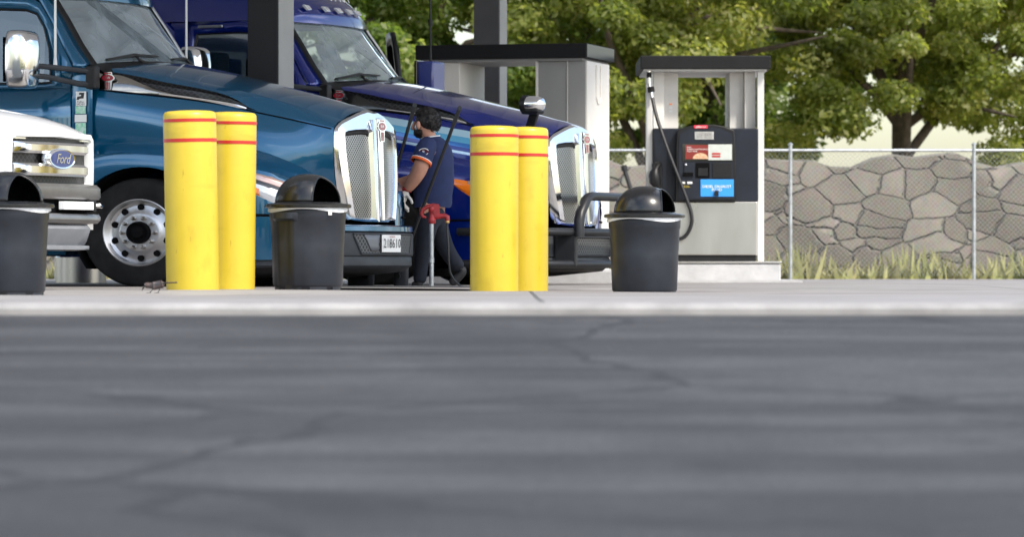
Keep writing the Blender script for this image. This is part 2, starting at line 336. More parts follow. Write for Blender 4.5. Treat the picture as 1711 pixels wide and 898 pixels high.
# ---- stone retaining wall with chain link fence
def stone_mat():
    m = bpy.data.materials.new('field_stone'); m.use_nodes = True; n, l, p = nodes(m)
    t = n.new('ShaderNodeTexCoord'); mp_ = n.new('ShaderNodeMapping'); mp_.inputs['Scale'].default_value = (1.3, 1.3, 2.0); l.new(t.outputs['Object'], mp_.inputs[0])
    nz_ = n.new('ShaderNodeTexNoise'); nz_.inputs['Scale'].default_value = 3; l.new(mp_.outputs[0], nz_.inputs['Vector'])
    ad = n.new('ShaderNodeMixRGB'); ad.inputs[0].default_value = .12; l.new(mp_.outputs[0], ad.inputs[1]); l.new(nz_.outputs['Color'], ad.inputs[2])
    v = n.new('ShaderNodeTexVoronoi'); v.inputs['Scale'].default_value = 1.5; l.new(ad.outputs[0], v.inputs['Vector'])
    e = n.new('ShaderNodeTexVoronoi'); e.feature = 'DISTANCE_TO_EDGE'; e.inputs['Scale'].default_value = 1.5; l.new(ad.outputs[0], e.inputs['Vector'])
    r = n.new('ShaderNodeValToRGB'); r.color_ramp.elements[0].color = (.15, .135, .105, 1); r.color_ramp.elements[1].color = (.30, .27, .22, 1)
    sv = n.new('ShaderNodeSeparateXYZ'); l.new(v.outputs['Color'], sv.inputs[0]); l.new(sv.outputs[0], r.inputs[0])
    q = n.new('ShaderNodeMapRange'); q.inputs['From Max'].default_value = .05; l.new(e.outputs['Distance'], q.inputs[0])
    x = n.new('ShaderNodeMixRGB'); x.inputs[1].default_value = (.30, .275, .23, 1); l.new(q.outputs[0], x.inputs[0]); l.new(r.outputs[0], x.inputs[2])
    n2 = n.new('ShaderNodeTexNoise'); n2.inputs['Scale'].default_value = 12; n2.inputs['Detail'].default_value = 8; l.new(t.outputs['Object'], n2.inputs['Vector'])
    y = n.new('ShaderNodeMixRGB'); y.blend_type = 'MULTIPLY'; y.inputs[0].default_value = .5; l.new(x.outputs[0], y.inputs[1]); l.new(n2.outputs['Color'], y.inputs[2]); l.new(y.outputs[0], p.inputs['Base Color'])
    b = n.new('ShaderNodeBump'); b.inputs['Distance'].default_value = .10; l.new(q.outputs[0], b.inputs['Height']); l.new(b.outputs[0], p.inputs['Normal']); p.inputs['Roughness'].default_value = .9
    return m
g = MB()
wx = np.linspace(-14, 16, 90)
top = [1.92 + .10 * math.sin(x * 2.1) + .06 * math.sin(x * 5.3 + 1) for x in wx]
dep = lambda x, z: .05 * math.sin(x * 4.1 + z * 3) + .04 * math.sin(x * 9 + z * 7)
zz = np.linspace(-.1, 1, 10)
g.grid([[(x, 63.0 + dep(x, z * t_) + .12 * z, z * t_ if z > 0 else -.1) for x, t_ in zip(wx, top)] for z in zz] + [[(x, 63.8, t_ + .05) for x, t_ in zip(wx, top)], [(x, 63.9, -.1) for x in wx]])
w_ = g.build('stone_wall', stone_mat(), ang=70); tag(w_, 'pale field stone retaining wall behind the chain link fence', 'wall')
f = thing('chain_link_fence', 'grey chain link fence standing in front of the pale stone wall', 'fence', (0, 61.5, 0))
cm = bpy.data.materials.new('chain_link'); cm.use_nodes = True; n, l, p = nodes(cm); p.inputs['Base Color'].default_value = (.30, .30, .30, 1); p.inputs['Metallic'].default_value = .5; p.inputs['Roughness'].default_value = .45
t = n.new('ShaderNodeTexCoord'); sp_ = n.new('ShaderNodeSeparateXYZ'); l.new(t.outputs['Object'], sp_.inputs[0])
a = M_(n, l, 'MULTIPLY', sp_.outputs[0], 42.); b = M_(n, l, 'MULTIPLY', sp_.outputs[2], 42.)
k = M_(n, l, 'LESS_THAN', M_(n, l, 'MINIMUM', M_(n, l, 'ABSOLUTE', M_(n, l, 'SINE', M_(n, l, 'ADD', a, b))), M_(n, l, 'ABSOLUTE', M_(n, l, 'SINE', M_(n, l, 'SUBTRACT', a, b)))), .11); l.new(k, p.inputs['Alpha'])
g = MB(); g.grid([[(-14, 0, .05), (16, 0, .05)], [(-14, 0, 2.02), (16, 0, 2.02)]]); g.build('wire_mesh', cm, f, ang=0)
g = MB(); g.tube([(-14, -.02, 2.04), (16, -.02, 2.04)], .022, 8); g.build('top_rail', MT['galv'], f)
for x in np.arange(-13, 16, 2.9):
    g = MB(); g.tube([(x, -.03, -.1), (x, -.03, 2.12)], .03, 8); g.lathe([(.001, .05), (.04, .02), (.04, 0)], (x, -.03, 2.12), 8); g.build('fence_post', MT['galv'], f)
g = MB(); g.tube([(2.02, -.25, .95), (1.78, -.1, 1.72)], .035, 8); g.tube([(1.78, -.1, 1.72), (1.76, -.1, 1.80)], .05, 8); g.build('brace', MT['post'], f)

# ---- trees
def leaf_mat(name, cols):
    m = bpy.data.materials.new(name); m.use_nodes = True; n, l, p = nodes(m)
    a = n.new('ShaderNodeAttribute'); a.attribute_name = 'tone'
    r = n.new('ShaderNodeValToRGB'); e = r.color_ramp.elements; e[0].color = (*cols[0], 1); e[1].color = (*cols[-1], 1)
    for i, c in enumerate(cols[1:-1]): q = e.new((i + 1) / (len(cols) - 1)); q.color = (*c, 1)
    l.new(a.outputs['Fac'], r.inputs[0]); l.new(r.outputs[0], p.inputs['Base Color']); p.inputs['Roughness'].default_value = .42
    tr = n.new('ShaderNodeBsdfTranslucent'); mxs = n.new('ShaderNodeMixShader'); mxs.inputs[0].default_value = .68
    bt = n.new('ShaderNodeMixRGB'); bt.blend_type = 'MULTIPLY'; bt.inputs[0].default_value = 1; bt.inputs[2].default_value = (1.5, 1.5, .7, 1); l.new(r.outputs[0], bt.inputs[1]); l.new(bt.outputs[0], tr.inputs[0])
    o = [q for q in n if q.type == 'OUTPUT_MATERIAL'][0]; l.new(p.outputs[0], mxs.inputs[1]); l.new(tr.outputs[0], mxs.inputs[2]); l.new(mxs.outputs[0], o.inputs[0])
    return m
LM = [leaf_mat('leaves_olive', [(.10, .14, .03), (.19, .235, .06), (.32, .345, .11), (.50, .48, .26)]),
      leaf_mat('leaves_green', [(.075, .125, .03), (.14, .215, .055), (.235, .305, .09), (.42, .44, .24)])]
BARK = mat('bark', (.085, .065, .05), .9, var=.4, vscale=10, bump=.8, bscale=20)
def tree(name, loc, h, rad, zlo, lm, nleaf, seed, label, size=.07, group='broad trees beyond the stone wall', squash=1.):
    rg = np.random.default_rng(seed); rd = random.Random(seed)
    root = thing(name, label, 'tree', loc, group)
    g = MB(); tips = []
    g.tube([(0, 0, -.2), (.05, 0, h * .12), (-.05, .1, h * .25), (.1, 0, h * .42)], [.26, .2, .17, .14], 10)
    for i in range(11):
        q = i * 2.4 + rd.random(); z0 = h * (.14 + .28 * rd.random()); rr = rad * (.55 + .4 * rd.random()); z1 = zlo + (h - zlo) * (.12 + .75 * rd.random())
        e = Vector((rr * math.cos(q), rr * math.sin(q), z1)); b0 = Vector((0, 0, z0)); mid = b0.lerp(e, .5) + Vector((rd.uniform(-.3, .3), rd.uniform(-.3, .3), .35))
        g.tube([b0, b0.lerp(mid, .5) + Vector((0, 0, .1)), mid, mid.lerp(e, .55) + Vector((rd.uniform(-.2, .2), rd.uniform(-.2, .2), 0)), e], [.10, .085, .06, .04, .015], 7); tips.append(e)
    g.build('trunk', BARK, root, ang=60)
    # leaf clumps fill an uneven crown; drooping skirts reach down to zlo
    ncl = 125; C = []
    while len(C) < ncl:
        u = rg.normal(size=3); u /= np.linalg.norm(u); rr = rg.random() ** (1 / 2.2)
        lump = 1 + .22 * math.sin(3 * math.atan2(u[1], u[0]) + seed) + .15 * math.sin(7 * u[2] + seed * 2)
        zc = zlo + (h - zlo) * .42; zz_ = zc + u[2] * rr * ((h - zc) if u[2] > 0 else (zc - zlo))
        C.append((u[0] * rr * rad * lump, u[1] * rr * rad * lump * squash, zz_, rg.uniform(.35, .85), rg.uniform(-.16, .16)))
    C = np.array(C); N = nleaf; idx = rg.integers(0, ncl, N); cc = C[idx]
    off = rg.normal(size=(N, 3)); off /= np.linalg.norm(off, axis=1)[:, None]; off *= (cc[:, 3] * rg.random(N) ** .45)[:, None]; off[:, 2] *= .62
    P = cc[:, :3] + off; P[:, 2] = np.maximum(P[:, 2], zlo - .35 * rg.random(N))
    nrm = off / (np.linalg.norm(off, axis=1)[:, None] + 1e-6) * .6 + rg.normal(size=(N, 3)) * .55 + np.array([0, 0, .55]); nrm /= np.linalg.norm(nrm, axis=1)[:, None]
    t1 = np.cross(nrm, rg.normal(size=(N, 3))); t1 /= np.linalg.norm(t1, axis=1)[:, None]; t2 = np.cross(nrm, t1)
    s = size * rg.uniform(.6, 1.35, N)[:, None]
    q = np.stack([P - t1 * s, P - t2 * s * .5 + nrm * s * .12, P + t1 * s, P + t2 * s * .5 + nrm * s * .12], 1).reshape(-1, 3)
    me = bpy.data.meshes.new('crown'); me.vertices.add(4 * N); me.vertices.foreach_set('co', q.ravel().astype(np.float32)); me.loops.add(4 * N); me.loops.foreach_set('vertex_index', np.arange(4 * N, dtype=np.int32))
    me.polygons.add(N); me.polygons.foreach_set('loop_start', np.arange(0, 4 * N, 4, dtype=np.int32)); me.polygons.foreach_set('loop_total', np.full(N, 4, dtype=np.int32)); me.update()
    tone = np.clip(.42 + cc[:, 4] + rg.normal(size=N) * .2 + .08, 0, 1); A = me.attributes.new('tone', 'FLOAT', 'FACE'); A.data.foreach_set('value', tone.astype(np.float32))
    me.materials.append(lm); o = bpy.data.objects.new('crown', me); COL.objects.link(o); o.parent = root
    return root
t1_ = tree('tree', (2.6, 70.5, 0), 10.5, 3.6, 1.75, LM[0], 80000, 1, 'large yellow green tree filling the gap between the two pump shelters')
t2_ = tree('tree', (-1.7, 71.5, 0), 11, 3.7, 1.6, LM[1], 80000, 2, 'darker green tree above the blue truck bonnet left of the grey post')
def tcopy(src, loc, rz_, label, s=1.):
    c = dup(src); c.location = loc; c.rotation_euler.z = rz_; c.scale = (s, s, s); c['label'] = label; return c
tcopy(t1_, (7.3, 72.5, 0), 2.1, 'yellow green tree right of the fuel pump with a sky gap low in its crown')
tcopy(t2_, (-7.0, 73, 0), 1.2, 'dark green tree mostly hidden behind the blue truck cab')
tcopy(t2_, (4.9, 80, 0), 3.9, 'shaded green tree further back between the two yellow green trees', 1.15)
tcopy(t2_, (.6, 79, 0), 2.9, 'shaded green tree further back behind the stainless pump column', 1.15)
tcopy(t1_, (11.5, 76, 0), 4.4, 'yellow green tree furthest to the right along the stone wall', 1.1)
# wooded verge across the street, behind the photographer: mirrored in paint and chrome
rg = np.random.default_rng(11); N = 26000; tx = rg.uniform(-60, 60, N); hx = 4.0 + 1.6 * np.sin(tx * .31) + 1.1 * np.sin(tx * .83 + 1)
P = np.stack([tx, -30 + 4 * np.sin(tx * .5) * 0 + rg.normal(size=N) * 1.6, -1 + hx * rg.random(N) ** .8], 1); nr = rg.normal(size=(N, 3)); nr /= np.linalg.norm(nr, axis=1)[:, None]; ta = np.cross(nr, rg.normal(size=(N, 3))); ta /= np.linalg.norm(ta, axis=1)[:, None]; tb = np.cross(nr, ta); sz = rg.uniform(.25, .5, N)[:, None]
q = np.stack([P - ta * sz, P - tb * sz * .6, P + ta * sz, P + tb * sz * .6], 1).reshape(-1, 3)
me = bpy.data.meshes.new('treeline'); me.from_pydata(q.tolist(), [], np.arange(4 * N).reshape(-1, 4).tolist()); A = me.attributes.new('tone', 'FLOAT', 'FACE'); A.data.foreach_set('value', rg.random(N).astype(np.float32) * .7); me.materials.append(LM[1])
o = bpy.data.objects.new('treeline', me); COL.objects.link(o); tag(o, kind='stuff')
# low shrubs and dry grass at the wall's foot
rg = np.random.default_rng(5); g = MB()
for _ in range(2600):
    x, y = rg.uniform(-12, 15), rg.uniform(61.7, 62.7); h_ = rg.uniform(.15, .55) * (.6 + .6 * math.sin(x * 1.7) ** 2); a = rg.uniform(0, 6.28); b = .045
    g.face([(x - b * math.cos(a), y - b * math.sin(a), 0), (x + b * math.cos(a), y + b * math.sin(a), 0), (x + rg.normal() * .12, y + rg.normal() * .12, h_)])
tag(g.build('grass', mat('dry_grass', (.22, .26, .07), .8, c2=(.34, .30, .14), vscale=1.2), ang=0), kind='stuff')

# ---- fuel canopy over the truck lanes: roof above the frame, posts in it
hd = R(-23.5)
cz = thing('fuel_canopy', 'truck lane canopy whose dark square posts rise behind the hoods', 'canopy', (0, 42, 0))
g = MB(); g.box(-26, 3.2, -10.0, 10.5, 5.75, 6.7); g.build('roof', MT['fascia'], cz, ang=0)
g = MB(); ribs = []
for x in np.arange(-25.9, 2.7, .41): ribs += [(x, 5.742), (x + .33, 5.742), (x + .34, 5.70), (x + .40, 5.70)]
g.grid([[(x, -9.9, z) for x, z in ribs], [(x, 10.4, z) for x, z in ribs]]); g.build('soffit', MT['soffit'], cz, ang=0)
def post(x, y, a, b, pm='post'):
    o = MB().box(-a / 2, a / 2, -b / 2, b / 2, -.05, 5.7).build('post', MT[pm], cz, ang=0, bevel=.012, loc=(x, y - 42, 0)); o.rotation_euler.z = hd * .8
    q = MB().box(a / 2 + .001, a / 2 + .006, -b / 2 + .01, b / 2 - .01, 0, 5.69).build('end_panel', MT['postlt'], o, ang=0)
    q2 = MB().box(-a / 2 - .02, a / 2 + .02, -b / 2 - .02, b / 2 + .02, -.04, .25).build('foot_plate', MT['post'], o, ang=0, bevel=.01)
p_ = at(452, 0, 39.5); post(p_.x, 39.5, .335, .42)
p_ = at(819, 0, 49.5); post(p_.x, 49.5, .345, .30, 'postgrey')
p_ = at(-620, 0, 46); post(p_.x, 46, .335, .42)
# ================================================================== TRUCKS
K = 1.2
class Frame:
    """a vehicle's own axes: u forward, v towards its kerb side, w up"""
    def __init__(s, O, th, k=K):
        t = R(th); s.O = Vector((O[0], O[1], 0)); s.U = Vector((k * math.cos(t), -math.sin(t), 0)); s.V = Vector((-k * math.sin(t), -math.cos(t), 0)); s.Z = Vector((0, 0, 1))
    def __call__(s, u, v, w): return tuple(s.U * u + s.V * v + s.Z * w)
TW = Frame((-2.9, 37.62), 23.5)   # placed below
v1f = smooth_tab([(-.58, .80), (-.19, .735), (.29, .66), (.77, .57), (1.1, .49), (1.38, .42)])
w0f = smooth_tab([(-.58, 2.195), (-.28, 2.165), (.08, 2.09), (.39, 2.0), (.54, 1.955), (1.01, 1.815), (1.28, 1.725), (1.38, 1.68)])
w1f = smooth_tab([(-.58, 2.11), (-.19, 2.05), (.29, 1.935), (.77, 1.80), (1.0, 1.72), (1.38, 1.575)])
w2f = smooth_tab([(-.58, 2.07), (-.24, 2.005), (0, 1.945), (.5, 1.825), (.62, 1.765), (.74, 1.672), (1.06, 1.585), (1.38, 1.495)])
v2f = smooth_tab([(-.58, .885), (0, .845), (.5, .79), (.74, .715), (1.06, .635), (1.38, .57)])
w3f = smooth_tab([(-.58, 1.885), (-.36, 1.85), (.2, 1.775), (.59, 1.70), (.74, 1.655), (1.06, 1.57), (1.38, 1.48)])
v3f = smooth_tab([(-.58, .945), (-.36, .92), (.2, .84), (.59, .765), (.74, .725), (1.06, .64), (1.38, .575)])
w4f = smooth_tab([(-.58, 1.445), (-.11, 1.42), (.19, 1.39), (.5, 1.35), (.85, 1.28), (1.01, 1.21), (1.19, 1.10), (1.27, 1.02), (1.38, .88)])
v4f = smooth_tab([(-.58, .985), (0, .945), (.5, .89), (.85, .83), (1.1, .73), (1.38, .52)])
w5f = smooth_tab([(-.72, 1.02), (-.58, 1.14), (-.39, 1.225), (-.15, 1.25), (.23, 1.225), (.6, 1.17), (1.0, 1.09), (1.12, 1.05), (1.25, .97), (1.38, .80)])
v5f = smooth_tab([(-.72, 1.19), (-.39, 1.215), (.6, 1.2), (.95, 1.165), (1.1, 1.12), (1.2, 1.04), (1.28, .92), (1.34, .78), (1.38, .62)])
def arch_bottom(u): return .51 + math.sqrt(max(0, .615 ** 2 - (u - .02) ** 2)) if abs(u - .02) < .615 else (.25 if u > 0 else .42)
def fender_v(u, w):
    """outer surface of the front fender at height w"""
    t = max(0., (w5f(u) - w)); return v5f(u) + .035 * (1 - math.exp(-t * 9)) - .05 * max(0, .55 - w) * (1 if u > .6 else 0)
def bumper_plan(n=15):
    P = [(1.595, 0), (1.59, .2), (1.565, .4), (1.515, .6), (1.44, .78), (1.33, .95), (1.21, 1.06), (1.06, 1.13), (.92, 1.165), (.86, 1.17)]
    return P
def offs(P, d):
    out = []
    for i, (u, v) in enumerate(P):
        a = P[max(i - 1, 0)]; b = P[min(i + 1, len(P) - 1)]; tu, tv = b[0] - a[0], b[1] - a[1]
        if i == 0: tu = 0
        q = math.hypot(tu, tv); out.append((u + d * tv / q, v - d * tu / q))
    return out
def both(P): return [(u, -v) for u, v in P[:0:-1]] + list(P)

def shield(T, root, parent, c, ax, ay, s, red='emred'):
    """red oval nameplate with a tail, letters on it; ax, ay are world directions"""
    nrm = Vector(ax).cross(Vector(ay)).normalized() * .012
    if nrm.y > 0: nrm = -nrm
    c = Vector(c); ax = Vector(ax); ay = Vector(ay)
    def P(pts): return [c + ax * x * s + ay * y * s for x, y in pts]
    rim = [(-.34, .62), (.34, .62), (.36, .45)] + [(.5 * math.cos(q) * 1.1, .15 + .34 * math.sin(q)) for q in np.linspace(.75, -.95, 9)] + [(.30, -.22), (.24, -.85), (-.24, -.85), (-.30, -.22)] + [(.5 * math.cos(q) * 1.1, .15 + .34 * math.sin(q)) for q in np.linspace(math.pi + .95, math.pi - .75, 9)] + [(-.36, .45)]
    e = MB().prism(P(rim), nrm).build('emblem', MT['chrome'], parent, ang=0)
    o2 = nrm * 1.15
    g = MB(); q = [(.44 * math.cos(a), .15 + .26 * math.sin(a)) for a in np.linspace(0, 2 * math.pi, 24, endpoint=False)]
    g.prism([p + nrm * .9 for p in P(q)], nrm * .3); g.prism([p + nrm * .9 for p in P([(-.27, .48), (.27, .48), (.27, .57), (-.27, .57)])], nrm * .25)
    for x in (-.13, 0, .13): g.prism([p + nrm * .9 for p in P([(x - .045, -.22), (x + .045, -.22), (x + .035, -.8), (x - .035, -.8)])], nrm * .25)
    g.build('red_inlay', MT[red], e, ang=0)
    text('letters', 'KW', .26 * s, c + ay * .15 * s + nrm * 1.32, ax.normalized() * ax.length, ay, MT['chrome'], e)
    return e

def make_truck(O, th, name, label, paint, side_paint, blue):
    T = Frame(O, th); root = thing(name, label, 'truck', (O[0], O[1], 0), 'semi trucks at the pumps')
    B = lambda mb, nm, m_, par=root, **k: mb.build(nm, m_, par, xf=T, **k)
    us = list(np.linspace(-.58, 1.38, 27)); UT = .72
    # ---------- bonnet top
    g = MB(); rows = []
    for u in us:
        v1, w1, w0 = v1f(u), w1f(u), w0f(u); r = []
        for t in np.linspace(-1, 1, 17): r.append((u + (.03 if u > 1.3 else 0) * (1 - abs(t)), v1 * t, w0 - (w0 - w1) * (.35 * abs(t) + .65 * abs(t) ** 3)))
        rows.append(r)
    g.grid(rows); B(g, 'hood', paint, ang=60)
    hood = root.children[-1]
    for s in (1, -1):
        # upper shoulder: crease to vent edge
        g = MB(); g.grid([[(u, s * v1f(u), w1f(u)), (u, s * (v1f(u) * .45 + v2f(u) * .55 + .012), (w1f(u) * .5 + w2f(u) * .5) + .008), (u, s * v2f(u), w2f(u))] for u in us])
        B(g, 'hood_shoulder', paint, hood, ang=60)
        # side skin: split line down to fender valley, then over the fender crest
        g = MB(); rows = []
        for u in us:
            a = (v3f(u), w3f(u)); c = (v4f(u), w4f(u)); r = []
            if u >= UT: r.append((u, s * v2f(u), w2f(u)))
            else: r.append((u, s * (a[0] - .012), a[1] + .008))
            for t in (.0, .03, .25, .5, .75, 1.): r.append((u, s * (a[0] + (c[0] - a[0]) * t + .035 * math.sin(math.pi * t)), a[1] + (c[1] - a[1]) * t))
            rows.append(r)
        g.grid(rows); B(g, 'hood_side', side_paint, hood, ang=50)
        # fender
        g = MB(); rows = []; fu = [-.72, -.66] + us[1:]
        for u in fu:
            uu = max(u, -.58); c = (v4f(uu), w4f(uu)); v5, w5 = v5f(u), w5f(u); bt = min(arch_bottom(u), w5 - .03); r = []
            for t in (0, .2, .42, .64, .84): r.append((u, s * (c[0] + (v5 - c[0]) * t), c[1] + (w5 - c[1]) * (t ** .62 if t else 0)))
            for t in (0., .04, .1, .2, .35, .5, .65, .8, .9, 1.): w_ = w5 + (bt - w5) * t; r.append((u, s * fender_v(u, w_), w_))
            w_ = bt; r.append((u, s * (fender_v(u, w_) - .05), w_ + .005)); r.append((u, s * .62, w_ + .03))
            rows.append(r)
        g.grid(rows); g.face(rows[-1]); B(g, 'fender', paint, root, ang=50)
        if s > 0:
            fen = root.children[-1]
        # dark split lines
        g = MB(); g.tube([(u, s * (fender_v(u, .665) + .002), .665) for u in np.linspace(.66, 1.36, 12)], .012, 6); B(g, 'panel_gap', MT['dark'], root)
        g = MB(); g.tube([(u, s * (v3f(u) + .004), w3f(u)) for u in np.linspace(-.5, 1.36, 20)], .006, 6); B(g, 'split_line', MT['dark'], root)
        # side vent: dark mesh sunk under the shoulder, polished badge panel behind it, chrome strip along the bottom
        g = MB(); rows = []
        for u in np.linspace(-.58, UT, 16):
            rows.append([(u, s * (v2f(u) - .002), w2f(u)), (u, s * (v2f(u) * .75 + v3f(u) * .25 - .045), w2f(u) * .7 + w3f(u) * .3), (u, s * (v3f(u) - .045), w2f(u) * .3 + w3f(u) * .7), (u, s * (v3f(u) - .012), w3f(u) + .008)])
        g.grid(rows); B(g, 'hood_vent', MT['vmesh'], root, ang=40); vent = root.children[-1]
        g = MB(); rows = []
        for u in np.linspace(-.585, .52, 18):
            tp = tab(u, [(-.585, .95), (-.30, .92), (-.05, .42), (.2, .16), (.52, .06)])
            w_ = lambda t: w3f(u) + .012 + (w2f(u) - w3f(u) - .02) * t
            v_ = lambda t: v3f(u) + (v2f(u) - v3f(u)) * t + .006
            rows.append([(u, s * v_(0), w_(0)), (u, s * (v_(tp * .5) + .01), w_(tp * .5)), (u, s * v_(tp), w_(tp)), (u, s * (v_(tp) - .05), w_(tp) - .004)])
        g.grid(rows); B(g, 'badge_panel', MT['pol'] if not blue else MT['blackgloss'], root, ang=60); bp = root.children[-1]
        g = MB(); g.tube([(u, s * (v3f(u) + .006), w3f(u) + .022 - .012 * max(0, u)) for u in np.linspace(.0, .70, 12)] , [.012] * 6 + [.014, .016, .018, .02, .02, .008], 8); B(g, 'vent_trim', MT['chrome'], vent)
        if s > 0:
            ax = T.U * 1.0; ay = (T.Z * 1.0 + T.V * -.25 * .0)
            shield(T, root, bp, T.U * -.425 + T.V * (v3f(-.42) + .012) + T.Z * 1.965, ax, ay, .115)
        # headlamp following the fender
        hu = np.linspace(.74, 1.33, 14); ht = [(.71, 1.105), (.85, 1.10), (1.0, 1.078), (1.12, 1.04), (1.22, .985), (1.33, .87)]; hb = [(.71, 1.09), (.85, .955), (.97, .855), (1.08, .785), (1.2, .725), (1.33, .70)]
        def lamp(u0, u1, top=0., bot=0., o_=.012):
            g = MB(); rows = []
            for u in np.linspace(u0, u1, 9):
                a, b = tab(u, ht), tab(u, hb); a, b = a - (a - b) * top, b + (a - b) * bot
                rows.append([(u, s * (fender_v(u, q) + o_ - (.02 if k in (0, 4) else 0)), q) for k, q in enumerate(np.linspace(a, b, 5))])
            g.grid(rows); return g
        g = lamp(.71, 1.33, -.03, -.03, .007); B(g, 'headlight', MT['blackgloss'], root); hl = root.children[-1]
        B(lamp(.73, .95 if blue else .90, .06, .04, .014), 'turn_signal', MT['amber'], hl)
        B(lamp(.91, 1.31, .06, .62, .013), 'upper_lens', MT['rose'], hl)
        B(lamp(.94, 1.29, .40, .07, .016), 'main_lens', MT['clear'], hl)
        if not blue and s > 0: B(lamp(.99, 1.035, .55, .1, .02), 'side_marker', MT['amber'], hl)
        # inner arch
        g = MB(); g.grid([[(.02 + .61 * math.cos(q), s * y, max(.15, .51 + .61 * math.sin(q))) for q in np.linspace(-.6, math.pi + .6, 24)] for y in (1.19, .62)]); B(g, 'wheel_arch', MT['dark'], root)
        # steer wheel
        c = (-.01, s * 1.055, .507); e = s
        wh = MB().lathe([(.30, -.13 * e), (.33, -.155 * e), (.40, -.155 * e), (.48, -.145 * e), (.508, -.12 * e), (.515, -.09 * e), (.515, .10 * e), (.508, .125 * e), (.488, .148 * e), (.44, .158 * e), (.36, .158 * e), (.315, .15 * e), (.30, .13 * e)], c, 56, 'y')
        w_ = thing_part = B(wh, 'wheel', MT['rubber'], root, ang=30)
        g = MB(); g.lathe([(.312, .135 * e), (.318, .152 * e), (.308, .158 * e), (.298, .15 * e), (.285, .115 * e), (.26, .10 * e), (.22, .108 * e), (.19, .13 * e), (.176, .14 * e), (.165, .142 * e), (.105, .142 * e), (.10, .135 * e)], c, 56, 'y'); B(g, 'rim', MT['alu'], w_, ang=35)
        for k in range(10):
            g = MB(); q = 2 * math.pi * (k + .5) / 10; hc = (c[0] + .24 * math.cos(q), c[2] + .24 * math.sin(q))
            g.pts([(hc[0] + .031 * math.cos(a), c[1] + .109 * e + .004 * e, hc[1] + .031 * math.sin(a)) for a in np.linspace(0, 2 * math.pi, 14, endpoint=False)]); g.f.append(list(range(len(g.v) - 14, len(g.v))))
            B(g, 'hand_hole', MT['dark'], w_, ang=0)
        for k in range(10):
            g = MB(); q = 2 * math.pi * k / 10; g.lathe([(.024, .14 * e), (.024, .15 * e), (.019, .152 * e), (.019, .172 * e), (.012, .19 * e), (.001, .192 * e)], (c[0] + .142 * math.cos(q), c[1], c[2] + .142 * math.sin(q)), 6, 'y')
            B(g, 'lug_nut', MT['steel'], w_, ang=25)
        g = MB(); g.lathe([(.104, .13 * e), (.104, .165 * e), (.09, .175 * e), (.085, .15 * e), (.055, .15 * e), (.05, .185 * e), (.02, .19 * e), (.001, .19 * e)], c, 32, 'y'); B(g, 'hub', MT['dark'], w_, ang=30)
    # ---------- grille: chrome V-shaped shell with two mesh windows
    def gu(v, w): return 1.50 - .045 * abs(v) - .16 * v * v - .05 * max(0, w - .9) - .03 * max(0, w - 1.35)
    outer = [(.0, 1.685), (.10, 1.672), (.22, 1.645), (.36, 1.60), (.50, 1.545), (.555, 1.50), (.575, 1.42), (.57, 1.25), (.545, 1.05), (.50, .85), (.455, .68), (.43, .62), (.38, .60), (.22, .595), (.0, .595)]
    inner = [(.075, 1.46), (.10, 1.475), (.18, 1.478), (.30, 1.47), (.41, 1.455), (.45, 1.44), (.46, 1.40), (.458, 1.25), (.44, 1.05), (.405, .85), (.37, .69), (.36, .66), (.33, .652), (.2, .65), (.075, .652)]
    g = MB()
    for s in (1, -1):
        def ln(P, d, sc=1.): return [(gu(v, w) + d, s * v, w) for v, w in P]
        out2 = [(v * .955 if v > 0 else 0, .595 + .02 + (w - .595) * .965) for v, w in outer]; out2[0] = (0, 1.645); out2[-1] = (0, .615)
        in2 = [(min(.47, v + (.012 if v > .2 else -.015)), w + (.016 if w > 1 else -.016)) for v, w in inner]
        back = [(gu(v, w) - .16, s * v, w) for v, w in outer]
        rows = [back, ln(outer, -.045), ln(out2, .0), ln(in2, .012), ln(inner, -.02), ln(inner, -.05)]
        g.grid(rows); i0 = len(g.v)
        # join across the centre bar
        g.face([(gu(0, 1.645), 0, 1.645), (gu(in2[0][0], in2[0][1]) + .012, s * in2[0][0], in2[0][1]), (gu(.06, .64) + .012, s * in2[-1][0], in2[-1][1]), (gu(0, .615), 0, .615)])
        g.grid([[(gu(v, w) + .012, s * v, w) for v, w in (in2[0], in2[-1])], [(gu(v, w) - .05, s * v, w) for v, w in (inner[0], inner[-1])]])
    B(g, 'grille', MT['chrome'], root, ang=30); gr = root.children[-1]
    B(MB().prism([(1.515, -.045, 1.60), (1.515, .045, 1.60), (1.545, .03, .62), (1.545, -.03, .62)], (-.03, 0, 0)), 'centre_bar', MT['chrome'], gr, bevel=.01)
    for s in (1, -1):
        g = MB(); vv = np.linspace(.06, .475, 8); g.grid([[(gu(v, w) - .03, s * (v * (1 if w > 1 else 1)), w) for v in vv] for w in np.linspace(.64, 1.49, 10)]); B(g, 'grille_mesh', MT['gmesh'], gr, ang=180)
        B(MB().ring([(gu(v, w) - .018, s * v, w) for v, w in inner[:6]], [(gu(v, w - .03) - .024, s * v * .985, w - .035) for v, w in inner[:6]], False), 'mesh_surround', MT['black'], gr, solid=.01)
    shield(T, root, gr, T.U * 1.52 + T.Z * 1.50, T.V * -1., T.Z * 1.0 - T.U * .03, .145, 'emredsheen')
    # ---------- bumper
    P = bumper_plan()
    def belt(rows): return MB().grid([[(u, v, w) for u, v in both(offs(P, d))] for d, w in rows])
    B(belt([(-.10, .585), (-.012, .58), (.0, .568), (.002, .525), (-.012, .518)]), 'bumper_trim', paint, root, ang=40)
    bt_ = root.children[-1]
    B(belt([(-.03, .52), (-.015, .512), (-.002, .50), (.0, .47), (.0, .31), (-.004, .292), (-.02, .288), (-.012, .27), (-.012, .20), (-.03, .18), (-.12, .145)]), 'bumper', MT['bump'], root, ang=30); bu = root.children[-1]
